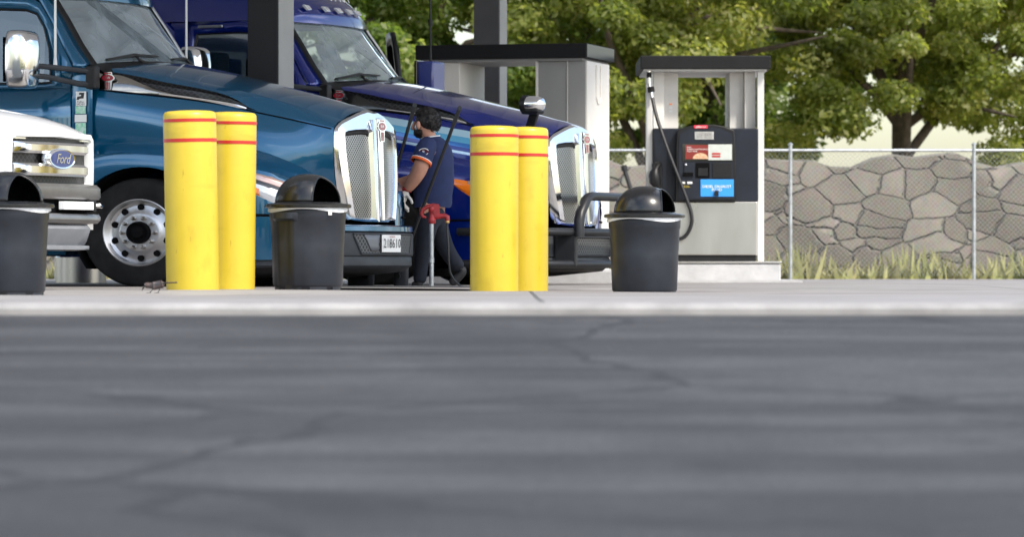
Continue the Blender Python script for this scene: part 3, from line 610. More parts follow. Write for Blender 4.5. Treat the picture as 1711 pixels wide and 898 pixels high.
    def bu_at(v):
        q = [p for p in P]; return float(np.interp(abs(v), [p[1] for p in q], [p[0] for p in q]))
    def patch(v0, v1, w0, w1, d, sk0=0., sk1=0., n_=10):
        g = MB(); g.grid([[(bu_at(v) + d, v, w) for v in np.linspace(v0 + sk0 * (1 - t), v1 + sk1 * (1 - t), n_)] for t, w in ((0, w0), (.33, w0 + (w1 - w0) * .33), (.66, w0 + (w1 - w0) * .66), (1, w1))]); return g
    B(patch(-.53, .53, .315, .492, .004, .09, -.09), 'bumper_mesh', MT['bmesh'], bu, ang=180)
    g = MB(); loop = [(-.545, .498), (.545, .498), (.445, .308), (-.445, .308)]
    pts_ = []
    for i in range(4):
        a, b = loop[i], loop[(i + 1) % 4]
        for t in np.linspace(0, 1, 8, endpoint=False): v = a[0] + (b[0] - a[0]) * t; w = a[1] + (b[1] - a[1]) * t; pts_.append((bu_at(v) + .006, v, w))
    g.tube(pts_ + [pts_[0]], .009, 6, cap=False); B(g, 'mesh_frame', MT['bump'], bu)
    if not blue:
        B(patch(.20, .42, .335, .488, .012, .02, -.10), 'fog_light_cover', mat('cover_grey', (.14, .15, .165), .4), bu, ang=180, solid=.008)
        g = MB().prism([(1.612, -.16, .325), (1.606, .175, .325), (1.606, .175, .49), (1.612, -.16, .49)], (.006, 0, 0)); B(g, 'license_plate', MT['plate'], root, ang=0, bevel=.002); lp = root.children[-1]
        o = T.U * 1.622 + T.V * .0075; xd = T.V * -1.
        text('plate_number', '218610', .125, o + T.Z * .405, xd * .82, T.Z * 1.0, MT['ink'], lp, spacing=1.06)
        text('plate_state', 'KANSAS', .030, o + T.Z * .472, xd * .95, T.Z, mat('plate_print', (.35, .12, .10), .5), lp)
    # undertray
    g = MB(); PP = both(offs(P, -.03)); PQ = [(u - .45 if u > 1 else u - .25, v * .97) for u, v in both(offs(P, -.10))]
    g.grid([[(u, v, .19) for u, v in PP], [(u * .97, v * .98, .14) for u, v in PP], [(u, v, .085) for u, v in PQ], [(u * .3, v * .9, .09) for u, v in PQ], [(u * .3, v * .9, .3) for u, v in PQ]]); B(g, 'undertray', MT['black'], root, ang=60)
    B(MB().box(-4.2, 1.2, -.42, .42, .42, .95), 'chassis', MT['dark'], root, ang=0)
    B(MB().tube([(-.02, -1., .48), (-.02, 1., .48)], .07, 10), 'axle', MT['dark'], root)
    # ---------- cab
    def cv(w): return 1.06 if w < 1.95 else 1.06 - (w - 1.95) * .15
    def cpt(u, w, s, d=0.): return (u, s * (cv(w) + d), w)
    for s in (1, -1):
        opened = blue and s < 0
        ng = MB()
        # cowl panel between bonnet gap and door, carries the marker decals on the kerb side
        g = MB(); g.grid([[cpt(u, w, s, -.004 if u < -.55 else -.03) for u in (-.685, -.60, -.545, -.515)] for w in (.75, 1.2, 1.5, 1.9, 2.06)]); B(g, 'cowl_side', paint, root, ang=40)
        # door: lower skin + window frame
        lower = [(-.70, .78), (-.70, 1.3), (-.70, 1.88), (-1.25, 1.885), (-1.9, 1.885), (-1.9, 1.3), (-1.9, .78)]
        fo = [(-.70, 1.88), (-.70, 2.10), (-.80, 2.29), (-.925, 2.53), (-1.04, 2.715), (-1.15, 2.785), (-1.4, 2.80), (-1.9, 2.80), (-1.9, 2.4), (-1.9, 1.88), (-1.4, 1.885), (-.9, 1.885)]
        fi = [(-.872, 1.935), (-.878, 2.02), (-.91, 2.27), (-.975, 2.48), (-1.05, 2.61), (-1.16, 2.655), (-1.4, 2.67), (-1.80, 2.66), (-1.83, 2.4), (-1.82, 1.96), (-1.4, 1.935), (-.95, 1.93)]
        if opened:
            hin = Vector((-.70, s * 1.06, 0)); ca, sa = math.cos(R(62)), math.sin(R(62))
            def dp(u, w, d=0.):
                x, y = u + .70, d + (cv(w) - 1.06)
                return (-.70 + x * ca - s * 0 + y * sa * 0, s * (1.06 + (-x) * sa + y), w)
        else:
            def dp(u, w, d=0.): return (u, s * (cv(w) + d), w)
        g = MB(); g.grid([[dp(u, w, .0) for u in (-.70, -1.0, -1.4, -1.9)] for w in (.78, 1.2, 1.6, 1.88)]); dmat = paint if not opened else MT['black']
        B(g, 'door', dmat, root, ang=40, solid=.05); dr = root.children[-1]
        g = MB(); g.ring([dp(*p) for p in fo], [dp(*p) for p in fi]); B(g, 'window_frame', dmat, dr, ang=40, solid=.05)
        g = MB(); g.ring([dp(u, w, .004) for u, w in fi], [dp(-1.36 + (u + 1.36) * .965, 2.3 + (w - 2.3) * .955, -.004) for u, w in fi]); B(g, 'window_seal', MT['black'], dr, ang=0, solid=.02)
        g = MB(); g.face([dp(u, w, -.02) for u, w in fi]); B(g, 'window_glass', MT['dglass'], dr, ang=0)
        g = MB(); g.tube([dp(-1.62, 1.55, .03), dp(-1.84, 1.55, .03)], .018, 8); B(g, 'handle', MT['chrome'], dr)
        # A pillar between door frame and windscreen
        seam = [(-.69, 2.07), (-.69, 2.12), (-.80, 2.31), (-.925, 2.55), (-1.04, 2.735), (-1.12, 2.80)]
        scr = [(-.60, .90, 2.07), (-.615, .89, 2.13), (-.735, .875, 2.31), (-.865, .86, 2.55), (-.975, .85, 2.735), (-1.01, .845, 2.80)]
        g = MB(); g.grid([[(u, s * (cv(w) - .002), w) for u, w in seam], [((a[0] + b[0]) / 2 + .012, s * ((cv(a[1]) + b[1]) / 2 + .022), (a[1] + b[2]) / 2) for a, b in zip(seam, scr)], [(u, s * v, w) for u, v, w in scr]]); B(g, 'pillar', paint, root, ang=60, solid=.03)
        g = MB(); g.grid([[(u + .001, s * (v - .001), w) for u, v, w in scr], [(u + .035, s * (v - .05), w) for u, v, w in scr]]); B(g, 'screen_seal', MT['black'], root, ang=60, solid=.01)
        if s < 0: g = MB(); g.tube([(u + .005, s * (v + .02), w) for u, v, w in scr[1:]], .018, 8); B(g, 'pillar_trim', MT['white'] if blue else MT['alu'], root)
        # cab side behind the door and sleeper side
        # mirrors on two arms
        mu, mv, mw = (-.90, 1.47, 2.14)
        if not (blue and s < 0):
            g = MB(); rows = []
            for w, a, b, d in ((1.865, .07, .05, .0), (1.875, .105, .085, .0), (1.90, .125, .10, 0), (2.05, .135, .11, 0), (2.25, .135, .11, 0), (2.37, .13, .10, 0), (2.405, .115, .08, -.01), (2.415, .08, .05, -.02)):
                rows.append([(mu + d + b * (abs(math.cos(q)) ** .55) * (1 if math.cos(q) > 0 else -1), s * (mv + a * 1.05 * (abs(math.sin(q)) ** .55) * (1 if math.sin(q) > 0 else -1)), w) for q in np.linspace(0, 2 * math.pi, 28, endpoint=False)])
            g.grid(rows, True); i0 = 0; g.f.append(list(range(28))[::-1]); g.f.append(list(range(len(g.v) - 28, len(g.v))))
            B(g, 'mirror', MT['chrome'], root, ang=60); mr = root.children[-1]
            gl = MB(); gl.face([(mu - .112, s * (mv + y), w) for y, w in ((-.11, 1.93), (.11, 1.93), (.11, 2.35), (-.11, 2.35))]); B(gl, 'mirror_glass', MT['blackgloss'], mr, ang=0)
        else:
            mu, mv = -.62, 1.52; g = MB(); g.box(mu - .09, mu + .07, s * mv - .14, s * mv + .14, 2.10, 2.46); B(g, 'mirror', mat('mirror_back_blue', (.03, .045, .22), .3, coat=.6), root, ang=30, bevel=.022); mr = root.children[-1]
            gl = MB(); gl.box(mu - .12, mu - .088, s * mv - .145, s * mv + .145, 2.09, 2.47); B(gl, 'mirror_glass', MT['blackgloss'], mr, ang=0, bevel=.01)
        for w_a, w_b in ((2.085, 2.04), (1.99, 1.915)):
            g = MB(); g.tube([(mu + .0, s * (mv - .05), w_a), (mu + .12, s * 1.33, w_a - .005), (-.60, s * 1.10, w_b + .01), (-.49, s * 1.06, w_b)], .026, 8); B(g, 'mirror_arm', MT['bump'], mr)
        g = MB(); g.box(-.545, -.46, s * 1.065 - .06, s * 1.065 + .03, 1.875, 2.09); B(g, 'mirror_bracket', MT['black'], root, ang=0, bevel=.012)
        # whip aerial
        if not (blue and s < 0):
            g = MB(); ab = (-.80, s * 1.12, 2.08); g.tube([ab, (ab[0], ab[1], ab[2] + .10)], [.02, .012], 8); g.tube([(ab[0], ab[1], ab[2] + .08), (ab[0] - .0, ab[1], ab[2] + 1.35)], [.011, .008], 6); B(g, 'antenna', MT['white'], root)
        else:
            g = MB(); g.tube([(-.59, s * 1.42, 2.1), (-.60, s * 1.42, 3.5)], [.012, .007], 6); g.tube([(-.592, s * 1.42, 2.85), (-.594, s * 1.42, 2.92)], .022, 8); B(g, 'antenna', MT['black'], root)
        # side skirt and step under the door
        g = MB(); g.grid([[cpt(u, w, s, .02) for u in (-.74, -1.1, -1.6, -2.6, -4.25)] for w in (.30, .55, .78)]); B(g, 'side_skirt', paint, root, ang=40, solid=.03)
        g = MB(); g.box(-1.7, -.80, s * 1.09 - .06, s * 1.09 + .03, .44, .50); B(g, 'step', MT['alu'], root, ang=0)
    # windscreen, bowed in plan
    def ws(t, q, d=0.):
        v0, v1 = .865, .825; v = (v0 + (v1 - v0) * q) * t; u = (-.615 + (-1.005 + .615) * q) + (.235 - .11 * q) * (1 - abs(t) ** 2.2); w = 2.125 + .055 * (1 - t * t) * (1 - q) + (2.80 - 2.125) * q
        return (u + d, v, w)
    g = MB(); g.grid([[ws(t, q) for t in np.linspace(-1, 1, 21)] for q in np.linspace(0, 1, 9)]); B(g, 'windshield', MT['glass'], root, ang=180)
    g = MB(); g.grid([[ws(t, q, .004 - (q - 1) * .0) for t in np.linspace(-1.03, 1.03, 21)] for q in (.985, 1.0, 1.05)]); B(g, 'visor_strip', MT['black'], root, ang=180, solid=.012)
    g = MB(); g.grid([[ws(t, 0, .0) for t in np.linspace(-1.06, 1.06, 21)], [(ws(t, 0)[0] + .10, ws(t, 0)[1] * 1.02, ws(t, 0)[2] - .025) for t in np.linspace(-1.06, 1.06, 21)], [(ws(t, 0)[0] + .22, ws(t, 0)[1] * 1.02, ws(t, 0)[2] - .10) for t in np.linspace(-1.06, 1.06, 21)]]); B(g, 'cowl', MT['black'], root, ang=180)
    for s0, s1, b_ in ((.86, .18, .58), (-.08, -.78, -.42)):
        g = MB()
        pA = [Vector(ws(t, .045 + .05 * k, .025)) for k, t in zip((0, 1, .6), (s0, (s0 + s1) / 2, s1))]
        g.tube(pA, [.010, .016, .010], 6, sy=2); hb_ = Vector(ws(b_ - .18, -.10, .05)); g.tube([hb_, Vector(ws(b_ - .05, .02, .045)), pA[1] + Vector((.012, 0, .004))], [.016, .013, .011], 6); B(g, 'wiper', MT['black'], root)
    # roof fairing rising to the sleeper, flat visor front
    uf = lambda t: -1.005 + .145 * (1 - abs(t) ** 2.2); rows = []
    for q in np.linspace(0, 1, 14):
        wt = 2.86 + .93 * (1 - (1 - q) ** 1.75); ub = -3.0; r = []
        for t in np.linspace(-1, 1, 27):
            a = abs(t); u = uf(t) + .012 + (ub - uf(t)) * (q ** 1.35); e = max(0, 1 - a ** 7) ** .6
            r.append((u, t * (.905 + .10 * q) , 2.79 + (wt - 2.79) * e))
        rows.append(r)
    g = MB().grid([[(uf(t) + .016, t * .9, 2.775) for t in np.linspace(-1, 1, 27)]] + rows); B(g, 'roof', paint, root, ang=55, sub=0); rf = root.children[-1]
    for k, t in enumerate((.62, .29, .02, -.24, -.48)):
        q = .10; u = uf(t) + .03
        g = MB(); pl = []
        for dv, dw in ((.055, .055), (-.05, .05), (-.062, .005), (.02, .0)): pl.append((uf(t) - .028 - dw * .55 + .035, t * .92 + dv, 2.905 + dw))
        g.prism(pl, (.022, 0, .01)); B(g, 'roof_light', MT['clear'], rf, ang=0, bevel=.004)
    if blue:
        o = T.U * (-.865) + T.V * .02 + T.Z * 3.085; text('fleet_number', '01404', .20, o, T.V * -.9, T.Z * .92 - T.U * .42, MT['whiteink'], rf)
    # sleeper body
    sec = [(-1.085, .55), (-1.085, 1.9), (-1.06, 2.6), (-1.03, 3.3), (-.98, 3.65), (-.85, 3.78), (0, 3.81), (.85, 3.78), (.98, 3.65), (1.03, 3.3), (1.06, 2.6), (1.085, 1.9), (1.085, .55)]
    g = MB(); g.grid([[(u, v * sc, .55 + (w - .55) * hs) for v, w in sec] for u, sc, hs in ((-2.02, .98, .69), (-2.10, .985, .72), (-2.45, 1, .88), (-2.95, 1, .985), (-4.25, 1, 1))]); r0 = [(-4.25, v, w) for v, w in sec]; g.face(r0); g.face([(-2.02, v * .98, .55 + (w - .55) * .69) for v, w in sec]); B(g, 'sleeper', paint, root, ang=40)
    for s in (1, -1):
        g = MB(); g.grid([[(u, s * cv(w), w) for w in (.6, 1.2, 1.95, 2.4, 2.82)] for u in (-1.905, -2.06)]); B(g, 'cab_corner', paint, root, ang=60)
    # cabin interior
    g = MB(); g.grid([[(u, v, w) for v in np.linspace(-.88, .88, 9)] for u, w in ((-.55, 2.08), (-.75, 2.10), (-.95, 2.02), (-1.0, 1.7), (-1.02, 1.2))]); B(g, 'dashboard', MT['dash'], root, ang=40)
    B(MB().box(-2.0, -.7, -1.0, 1.0, .98, 1.05), 'cabin_deck', MT['dark'], root, ang=0)
    for s in (1, -1):
        g = MB(); g.box(-1.75, -1.25, s * .55 - .26, s * .55 + .26, 1.35, 1.50); g.prism([(-1.62, s * .55 - .25, 1.5), (-1.62, s * .55 + .25, 1.5), (-1.74, s * .55 + .2, 2.25), (-1.74, s * .55 - .2, 2.25)], (-.13, 0, 0)); g.box(-1.86, -1.74, s * .55 - .14, s * .55 + .14, 2.27, 2.48); B(g, 'seat', MT['seat'], root, ang=30, bevel=.03)
    cst = Vector((-1.12, -.55, 1.98)); g = MB(); ring_ = [(cst.x + .10 * math.sin(q), cst.y + .22 * math.cos(q), cst.z + .19 * math.sin(q)) for q in np.linspace(0, 2 * math.pi, 25)]; g.tube(ring_, .016, 6, cap=False); g.tube([cst - Vector((0, .21, 0)), cst + Vector((0, .21, 0))], .02, 6); g.tube([cst, cst + Vector((.25, 0, -.2))], .04, 6); B(g, 'steering_wheel', MT['black'], root)
    # things specific to each truck
    if not blue:
        z = 1.855
        for w0, w1, a, b, m_, nm in ((1.715, 1.852, -.645, -.553, MT['plate'], 'logo_sticker'), (1.640, 1.712, -.648, -.558, MT['green_label'], 'green_sticker'), (1.560, 1.632, -.655, -.550, MT['plate'], 'permit_sticker'), (1.44, 1.553, -.648, -.556, MT['green_label'], 'green_sticker')):
            g = MB().prism([cpt(a, w0, 1, .003), cpt(b, w0, 1, .003), cpt(b, w1, 1, .003), cpt(a, w1, 1, .003)], (0, .003, 0)); B(g, nm, m_, root, ang=0)
            if nm == 'logo_sticker':
                st = root.children[-1]; V_ = lambda u, w: T.U * u + T.V * 1.071 + T.Z * w
                text('sticker_name', 'PrePass', .024, V_(-.599, 1.752), T.U * .85, T.Z, MT['ink'], st); text('sticker_number', 'SAZ 453', .026, V_(-.599, 1.730), T.U * .8, T.Z, MT['ink'], st)
                g = MB().prism([(u, 1.0672, w) for u, w in ((-.612, 1.84), (-.568, 1.84), (-.576, 1.785), (-.612, 1.782), (-.618, 1.772), (-.638, 1.772), (-.630, 1.802), (-.598, 1.808), (-.596, 1.82), (-.616, 1.82))], (0, .001, 0)); B(g, 'sticker_logo', MT['ink'], st, ang=0)
    else:
        # bull bar
        bb = B(MB().tube([(u, v, .545) for u, v in both(offs(P, .16))], .042, 12), 'bull_bar', MT['rail'], root)
        B(MB().tube([(u, v, .215) for u, v in both(offs(P, .15))], .044, 12), 'lower_rail', MT['rail'], bb)
        hp = [(1.72, s_, w) for s_, w in ((.66, .50), (.66, .66), (.63, .74), (.50, .885), (.44, .912), (.36, .92), (-.36, .92), (-.44, .912), (-.50, .885), (-.63, .74), (-.66, .66), (-.66, .50))]
        B(MB().tube(hp, .046, 12), 'hoop', MT['rail'], bb)
        for s in (1, -1):
            B(MB().box(1.50, 1.70, s * .66 - .03, s * .66 + .03, .19, .56), 'upright', MT['rail'], bb, ang=0, bevel=.015)
        # fender mirror
        g = MB(); g.prism([(1.20, .66, 1.50), (1.30, .70, 1.50), (1.42, .78, 1.83), (1.33, .76, 1.83)], (0, .05, .0)); B(g, 'mirror_stalk', MT['black'], root, ang=0, bevel=.012); ms = root.children[-1]
        c = (1.36, .80, 1.865); rows = []
        for x_, sc in ((-.085, .9), (-.08, 1.), (-.04, 1.0), (.02, .97), (.06, .84), (.085, .6), (.095, .2)): rows.append([(c[0] + x_, c[1] + .105 * sc * math.cos(q), c[2] + .088 * sc * math.sin(q)) for q in np.linspace(0, 2 * math.pi, 24, endpoint=False)])
        g = MB().grid(rows, True); g.f.append(list(range(24))); g.f.append(list(range(len(g.v) - 24, len(g.v)))); B(g, 'fender_mirror', MT['chrome'], ms, ang=60)
        g = MB().lathe([(.108, -.10), (.112, -.06), (.108, -.05)], (c[0], c[1], c[2]), 24, 'x', cap=True); g.v = [(u, v, c[2] + (w - c[2]) * .86) for u, v, w in g.v]; B(g, 'mirror_rim', MT['black'], ms)
        g = MB().box(c[0] - .09, c[0] + .07, c[1] - .075, c[1] + .10, c[2] - .105, c[2] - .055); B(g, 'mirror_base', MT['black'], ms, bevel=.03)
        # chrome grab plate over the kerb side door, flat white sheet behind the screen
        g = MB().prism([(-1.76, 1.0, 2.715), (-1.52, 1.0, 2.715), (-1.52, 1.0, 2.745), (-1.76, 1.0, 2.745)], (0, .015, 0)); B(g, 'grab_plate', MT['alu'], root, bevel=.006)
        g = MB().prism([(-.86, .28, 2.26), (-.84, -.16, 2.26), (-.96, -.14, 2.55), (-.98, .26, 2.57)], (.003, 0, .002)); B(g, 'white_sheet', MT['offwhite'], root, ang=0)
    return root
def origin(px, Y, th, vw=1.22):
    t = R(th); p = at(px, 0, Y); return (p.x + vw * K * math.sin(t), Y + vw * math.cos(t))
TEAL_O = origin(232, 36.5, 23.5); BLUE_O = origin(618, 40.25, 22.8)
make_truck(TEAL_O, 23.5, 'semi_truck', 'teal semi truck with chrome grille and a white plate on its bumper', MT['teal'], MT['teal'], False)
make_truck(BLUE_O, 22.8, 'semi_truck', 'royal blue semi truck with a black bull bar and pale hood stripes', MT['navy'], MT['navystripe'], True)
# ================================================================== WHITE WORK TRUCK
def work_truck():
    O = at(98, 0, 31.7); T = Frame((O.x, O.y), 23.5); T.V = T.V * .9; z0 = gz(O.x, O.y)
    root = thing('pickup_truck', 'white work truck nose with a chrome bar grille and blue oval badge', 'truck', (O.x, O.y, z0))
    B = lambda mb, nm, m_, par=root, **k: mb.build(nm, m_, par, xf=T, **k)
    bow = lambda v: -.055 * (v / .65) ** 2
    # hood and cheeks: sections from the nose back
    rows = []
    for u, hw, top, cr, bot in ((-.02, .668, 1.262, 1.285, .80), (-.05, .69, 1.288, 1.315, .79), (-.16, .725, 1.34, 1.38, .78), (-.35, .77, 1.395, 1.445, .78), (-.7, .82, 1.46, 1.525, .80), (-1.1, .88, 1.50, 1.575, .84), (-1.6, .92, 1.52, 1.60, .9)):
        half = [(0, cr), (hw * .35, cr - .004), (hw * .7, cr - .018), (hw * .9, top), (hw * .985, top - .035), (hw * 1.005, top - .09), (hw * 1.01, (top + bot) / 2), (hw * 1.005, bot + .03), (hw * .99, bot)]
        rows.append([(u + bow(v) * (1 if u > -.3 else 1), v, w) for v, w in [(-a, b) for a, b in half[:0:-1]] + half])
    B(MB().grid(rows), 'hood', MT['white'], ang=50)
    # painted grille surround
    oc = [(.66, 1.24), (.60, 1.285), (0, 1.30), (-.60, 1.285), (-.66, 1.24), (-.668, 1.0), (-.655, .82), (-.61, .785), (0, .775), (.61, .785), (.655, .82), (.668, 1.0)]
    ic = [(.60, 1.215), (.565, 1.235), (0, 1.245), (-.565, 1.235), (-.60, 1.215), (-.612, 1.0), (-.60, .855), (-.565, .825), (0, .818), (.565, .825), (.60, .855), (.612, 1.0)]
    f_ = lambda P, d: [(bow(v) + d, v, w) for v, w in P]
    B(MB().grid([f_(oc, -.09), f_(oc, -.012), f_([(v * .985, 1.04 + (w - 1.04) * .98) for v, w in oc], .004), f_([(v * 1.015, 1.03 + (w - 1.03) * 1.025) for v, w in ic], .004), f_(ic, -.01), f_(ic, -.07)], True), 'grille_surround', MT['white'], ang=40)
    g = MB(); g.grid([[(bow(v) - .055, v, w) for v in np.linspace(-.62, .62, 13)] for w in (.80, 1.26)]); B(g, 'grille_mesh', MT['fmesh'], ang=180); gm = root.children[-1]
    def bar(v0, v1, w0, w1, d, nm='grille_bar', m_=MT['chrome'], rr=.025):
        g = MB(); vs = np.linspace(v0, v1, 14); sec = [(-.05, w0), (d - .012, w0 + .004), (d, w0 + rr), (d, w1 - rr), (d - .012, w1 - .004), (-.05, w1)]
        g.grid([[(bow(v) + a - (.02 if k in (0, 13) else 0), v, b) for a, b in sec] for k, v in enumerate(vs)]); i = len(g.v); g.f.append(list(range(6))); g.f.append(list(range(i - 6, i))); return B(g, nm, m_, gm, ang=30)
    bar(-.575, .575, 1.105, 1.205, .012); bar(-.575, .575, .925, 1.03, .012)
    for v0 in (-.585, .43): bar(v0, v0 + .155, 1.215, 1.240, -.005, 'grille_clip', rr=.006); bar(v0, v0 + .155, .850, .875, -.005, 'grille_clip', rr=.006)
    # oval badge
    ov = lambda a, b, d, n_=40: [(d, a * math.cos(q), 1.068 + b * math.sin(q)) for q in np.linspace(0, 2 * math.pi, n_, endpoint=False)]
    g = MB(); g.grid([ov(.205, .085, -.03), ov(.205, .085, .02), ov(.195, .079, .032), ov(.175, .066, .03)], True); B(g, 'badge', MT['chrome'], gm, ang=50); bd = gm.children[-1]
    g = MB(); g.prism(ov(.178, .068, .022), (.009, 0, 0)); B(g, 'badge_field', mat('badge_blue', (.02, .04, .16), .2, coat=1.), bd, ang=0)
    text('badge_script', 'Ford', .112, T.U * .034 + T.Z * 1.066, T.V * -1.05, T.Z, MT['chrome'], bd, shear=.35, spacing=.92)
    # bumper
    pl = [(.05, 0), (.045, .35), (.035, .5), (.0, .66), (-.06, .76), (-.15, .82), (-.28, .84), (-.4, .845)]
    bp = both(pl)
    def bel(rows): return MB().grid([[(u, v, w) for u, v in both(offs(pl, d))] for d, w in rows])
    steel = mat('bumper_steel', (.27, .265, .26), .38, .8, var=.12, vscale=5, rvar=.1)
    B(bel([(-.16, .875), (-.03, .865), (-.002, .835), (.0, .765), (-.012, .742), (-.05, .735)]), 'bumper', steel, ang=40); bu = root.children[-1]
    B(bel([(-.05, .625), (-.012, .622), (.0, .60), (.0, .575), (-.02, .548), (-.10, .54)]), 'bumper_lower', steel, bu, ang=40)
    B(bel([(-.06, .745), (-.06, .615)]), 'bumper_recess', MT['dark'], bu, ang=180)
    for s in (1, -1):
        g = MB(); q = [p for p in both(offs(pl, .001)) if s * p[1] > .62]; q2 = [p for p in both(offs(pl, -.03)) if s * p[1] > .62]
        g.grid([[(u, v, w) for u, v in q] for w in (.61, .75)]); q = g; g2 = MB()
        pts_ = [(u, v) for u, v in both(offs(pl, .0)) if s * v > .72]; g2.grid([[(u, v, w) for u, v in pts_] for w in (.60, .77)]); B(g2, 'bumper_end', steel, bu, ang=40)
        g = MB(); g.tube([(.01, s * .50, .69), (.04, s * .54, .695), (.0, s * .68, .685)], [.012, .022, .012], 8); B(g, 'tow_hook', MT['chrome'], bu)
    g = MB(); g.box(.03, .075, -.40, .06, .655, .722); B(g, 'light_bar', mat('light_bar_lens', (.78, .79, .8), .25, var=.05, vscale=80), root, ang=0, bevel=.004)
    g = MB(); g.box(.0, .072, -.45, -.405, .64, .735); B(g, 'light_bracket', MT['black'], root, ang=0, bevel=.006)
    g = MB(); g.grid([[(u, v, w) for v in (-.44, -.3, .3, .44)] for u, w in ((.0, .54), (.03, .50), (.0, .40), (-.02, .365), (.02, .36), (.02, .33), (-.1, .32))]); B(g, 'valance', mat('valance_grey', (.20, .21, .23), .5, var=.12), root, ang=30, solid=.01)
    # fenders, wheels, cab
    for s in (1, -1):
        g = MB(); rows = []
        for u in np.linspace(-.25, -1.75, 16):
            b_ = .46 + math.sqrt(max(0, .5 ** 2 - (u + 1.05) ** 2)) if abs(u + 1.05) < .5 else .5
            tpw = 1.10 - .5 * max(0, u + .45); rows.append([(u, s * .70, 1.22), (u, s * .84, tpw + .04), (u, s * .98, tpw), (u, s * 1.04, tpw - .06), (u, s * 1.05, max(b_, .5) if b_ > tpw - .08 else (tpw - .06 + b_) / 2), (u, s * 1.05, min(b_, tpw - .08)), (u, s * .8, min(b_, tpw - .08))])
        g.grid(rows); B(g, 'fender', MT['white'], root, ang=50)
        c = (-1.05, s * .93, .43)
        prof = [(.26, -.12), (.36, -.13), (.405, -.115), (.43, -.085), (.435, 0), (.43, .085), (.405, .115), (.36, .13), (.26, .12)]
        B(MB().lathe(prof, c, 48, 'y'), 'wheel', MT['rubber'], root, ang=30); wh = root.children[-1]
        g = MB()
        for k in range(44):
            q = 2 * math.pi * k / 44
            for y0, y1, dq in ((-.11, -.02, 0), (.02, .11, .07)):
                a = q + dq; r0, r1 = .427, .446; dd = .045
                pp = [(c[0] + r * math.cos(x), c[1] + y, c[2] + r * math.sin(x)) for r, x, y in ((r0, a, y0), (r0, a + dd, y0), (r0, a + dd + .03, y1), (r0, a + .03, y1))]
                qq = [(c[0] + r1 * math.cos(x), c[1] + y, c[2] + r1 * math.sin(x)) for x, y in ((a, y0), (a + dd, y0), (a + dd + .03, y1), (a + .03, y1))]
                i = g.pts(pp + qq)
                for f in ((4, 5, 6, 7), (0, 1, 5, 4), (1, 2, 6, 5), (2, 3, 7, 6), (3, 0, 4, 7)): g.f.append([i[k_] for k_ in f])
        B(g, 'tread', MT['rubber'], wh, ang=0)
        B(MB().lathe([(.27, .11 * s), (.26, .05 * s), (.12, .09 * s), (.10, .14 * s), (.001, .14 * s)], c, 32, 'y'), 'rim', MT['alu'], wh)
    B(MB().tube([(-1.05, -.9, .43), (-1.05, .9, .43)], .06, 8), 'axle', MT['dark'], root)
    B(MB().box(-4, -.2, -.45, .45, .45, .8), 'chassis', MT['dark'], root, ang=0)
    g = MB(); sec = [(-1.6, .55), (-1.6, 1.5), (-1.75, 1.56), (-2.35, 2.2), (-2.6, 2.28), (-4.0, 2.26), (-4.05, 1.5), (-4.05, .55)]
    g.grid([[(u, v * (1 if w < 1.6 else .85), w) for u, w in sec] for v in (-1.02, 0, 1.02)]); g.face([(u, 1.02 * (1 if w < 1.6 else .85), w) for u, w in sec]); g.face([(u, -1.02 * (1 if w < 1.6 else .85), w) for u, w in sec]); B(g, 'cab', MT['white'], root, ang=30)
    g = MB(); g.face([(-1.80, -.84, 1.62), (-1.80, .84, 1.62), (-2.30, .80, 2.16), (-2.30, -.80, 2.16)]); B(g, 'windshield', MT['blackgloss'], root, ang=0)
work_truck()

# ================================================================== BOLLARDS
def bollard(px, pyb, pyt, w_px, Y, label, lean=0., bands=((.0, .0),)):
    p = at(px, pyb, Y); k = Y / F_; h = (pyb - pyt) * k; r = w_px * k / 2
    root = thing('bollard', label, 'bollard', (p.x, p.y, p.z - .004), 'yellow bollards in front of the trucks'); root.rotation_euler = (0, lean, rng.uniform(0, 6))
    prof = [(r * .99, -.03), (r, .01), (r, h * .5), (r, h - .045), (r * .985, h - .022), (r * .93, h - .007), (r * .8, h), (r * .4, h + .006), (.001, h + .008)]
    MB().lathe(prof, n=48).build('cover', MT['yellow'], root, ang=50)
    for a, b in bands:
        z1, z0 = h - a * k, h - b * k
        MB().lathe([(r * .995, z0), (r + .0025, z0), (r + .0025, z1), (r * .995, z1)], n=48).build('band', MT['red'], root, ang=50)
    return root
bollard(322.5, 484, 185, 88.5, 30.2, 'left and nearer of the yellow bollard pair beside the teal truck wheel', R(1.3), ((13, 18.5), (46, 52)))
bollard(398, 483.5, 187.5, 59.5, 30.9, 'right bollard of the pair beside the teal wheel, half behind its neighbour', R(1.1), ((15, 20), (47, 52.5)))
bollard(826, 487, 210.5, 81, 32.8, 'left and nearer of the bollard pair before the blue truck', 0, ((13.5, 18.5), (44, 49.5)))
bollard(889, 486, 212.5, 57, 33.4, 'scuffed right bollard before the blue truck, half behind its neighbour', R(.4), ((14, 19), (44, 49)))
for o in [q for q in COL.objects if q.name in ('bollard.001', 'bollard.003')]:
    for c in o.children: c.scale = (1.32, 1.32, 1)   # the neighbours hide part of these two, so they are as wide as the others
    o.location.x -= .055
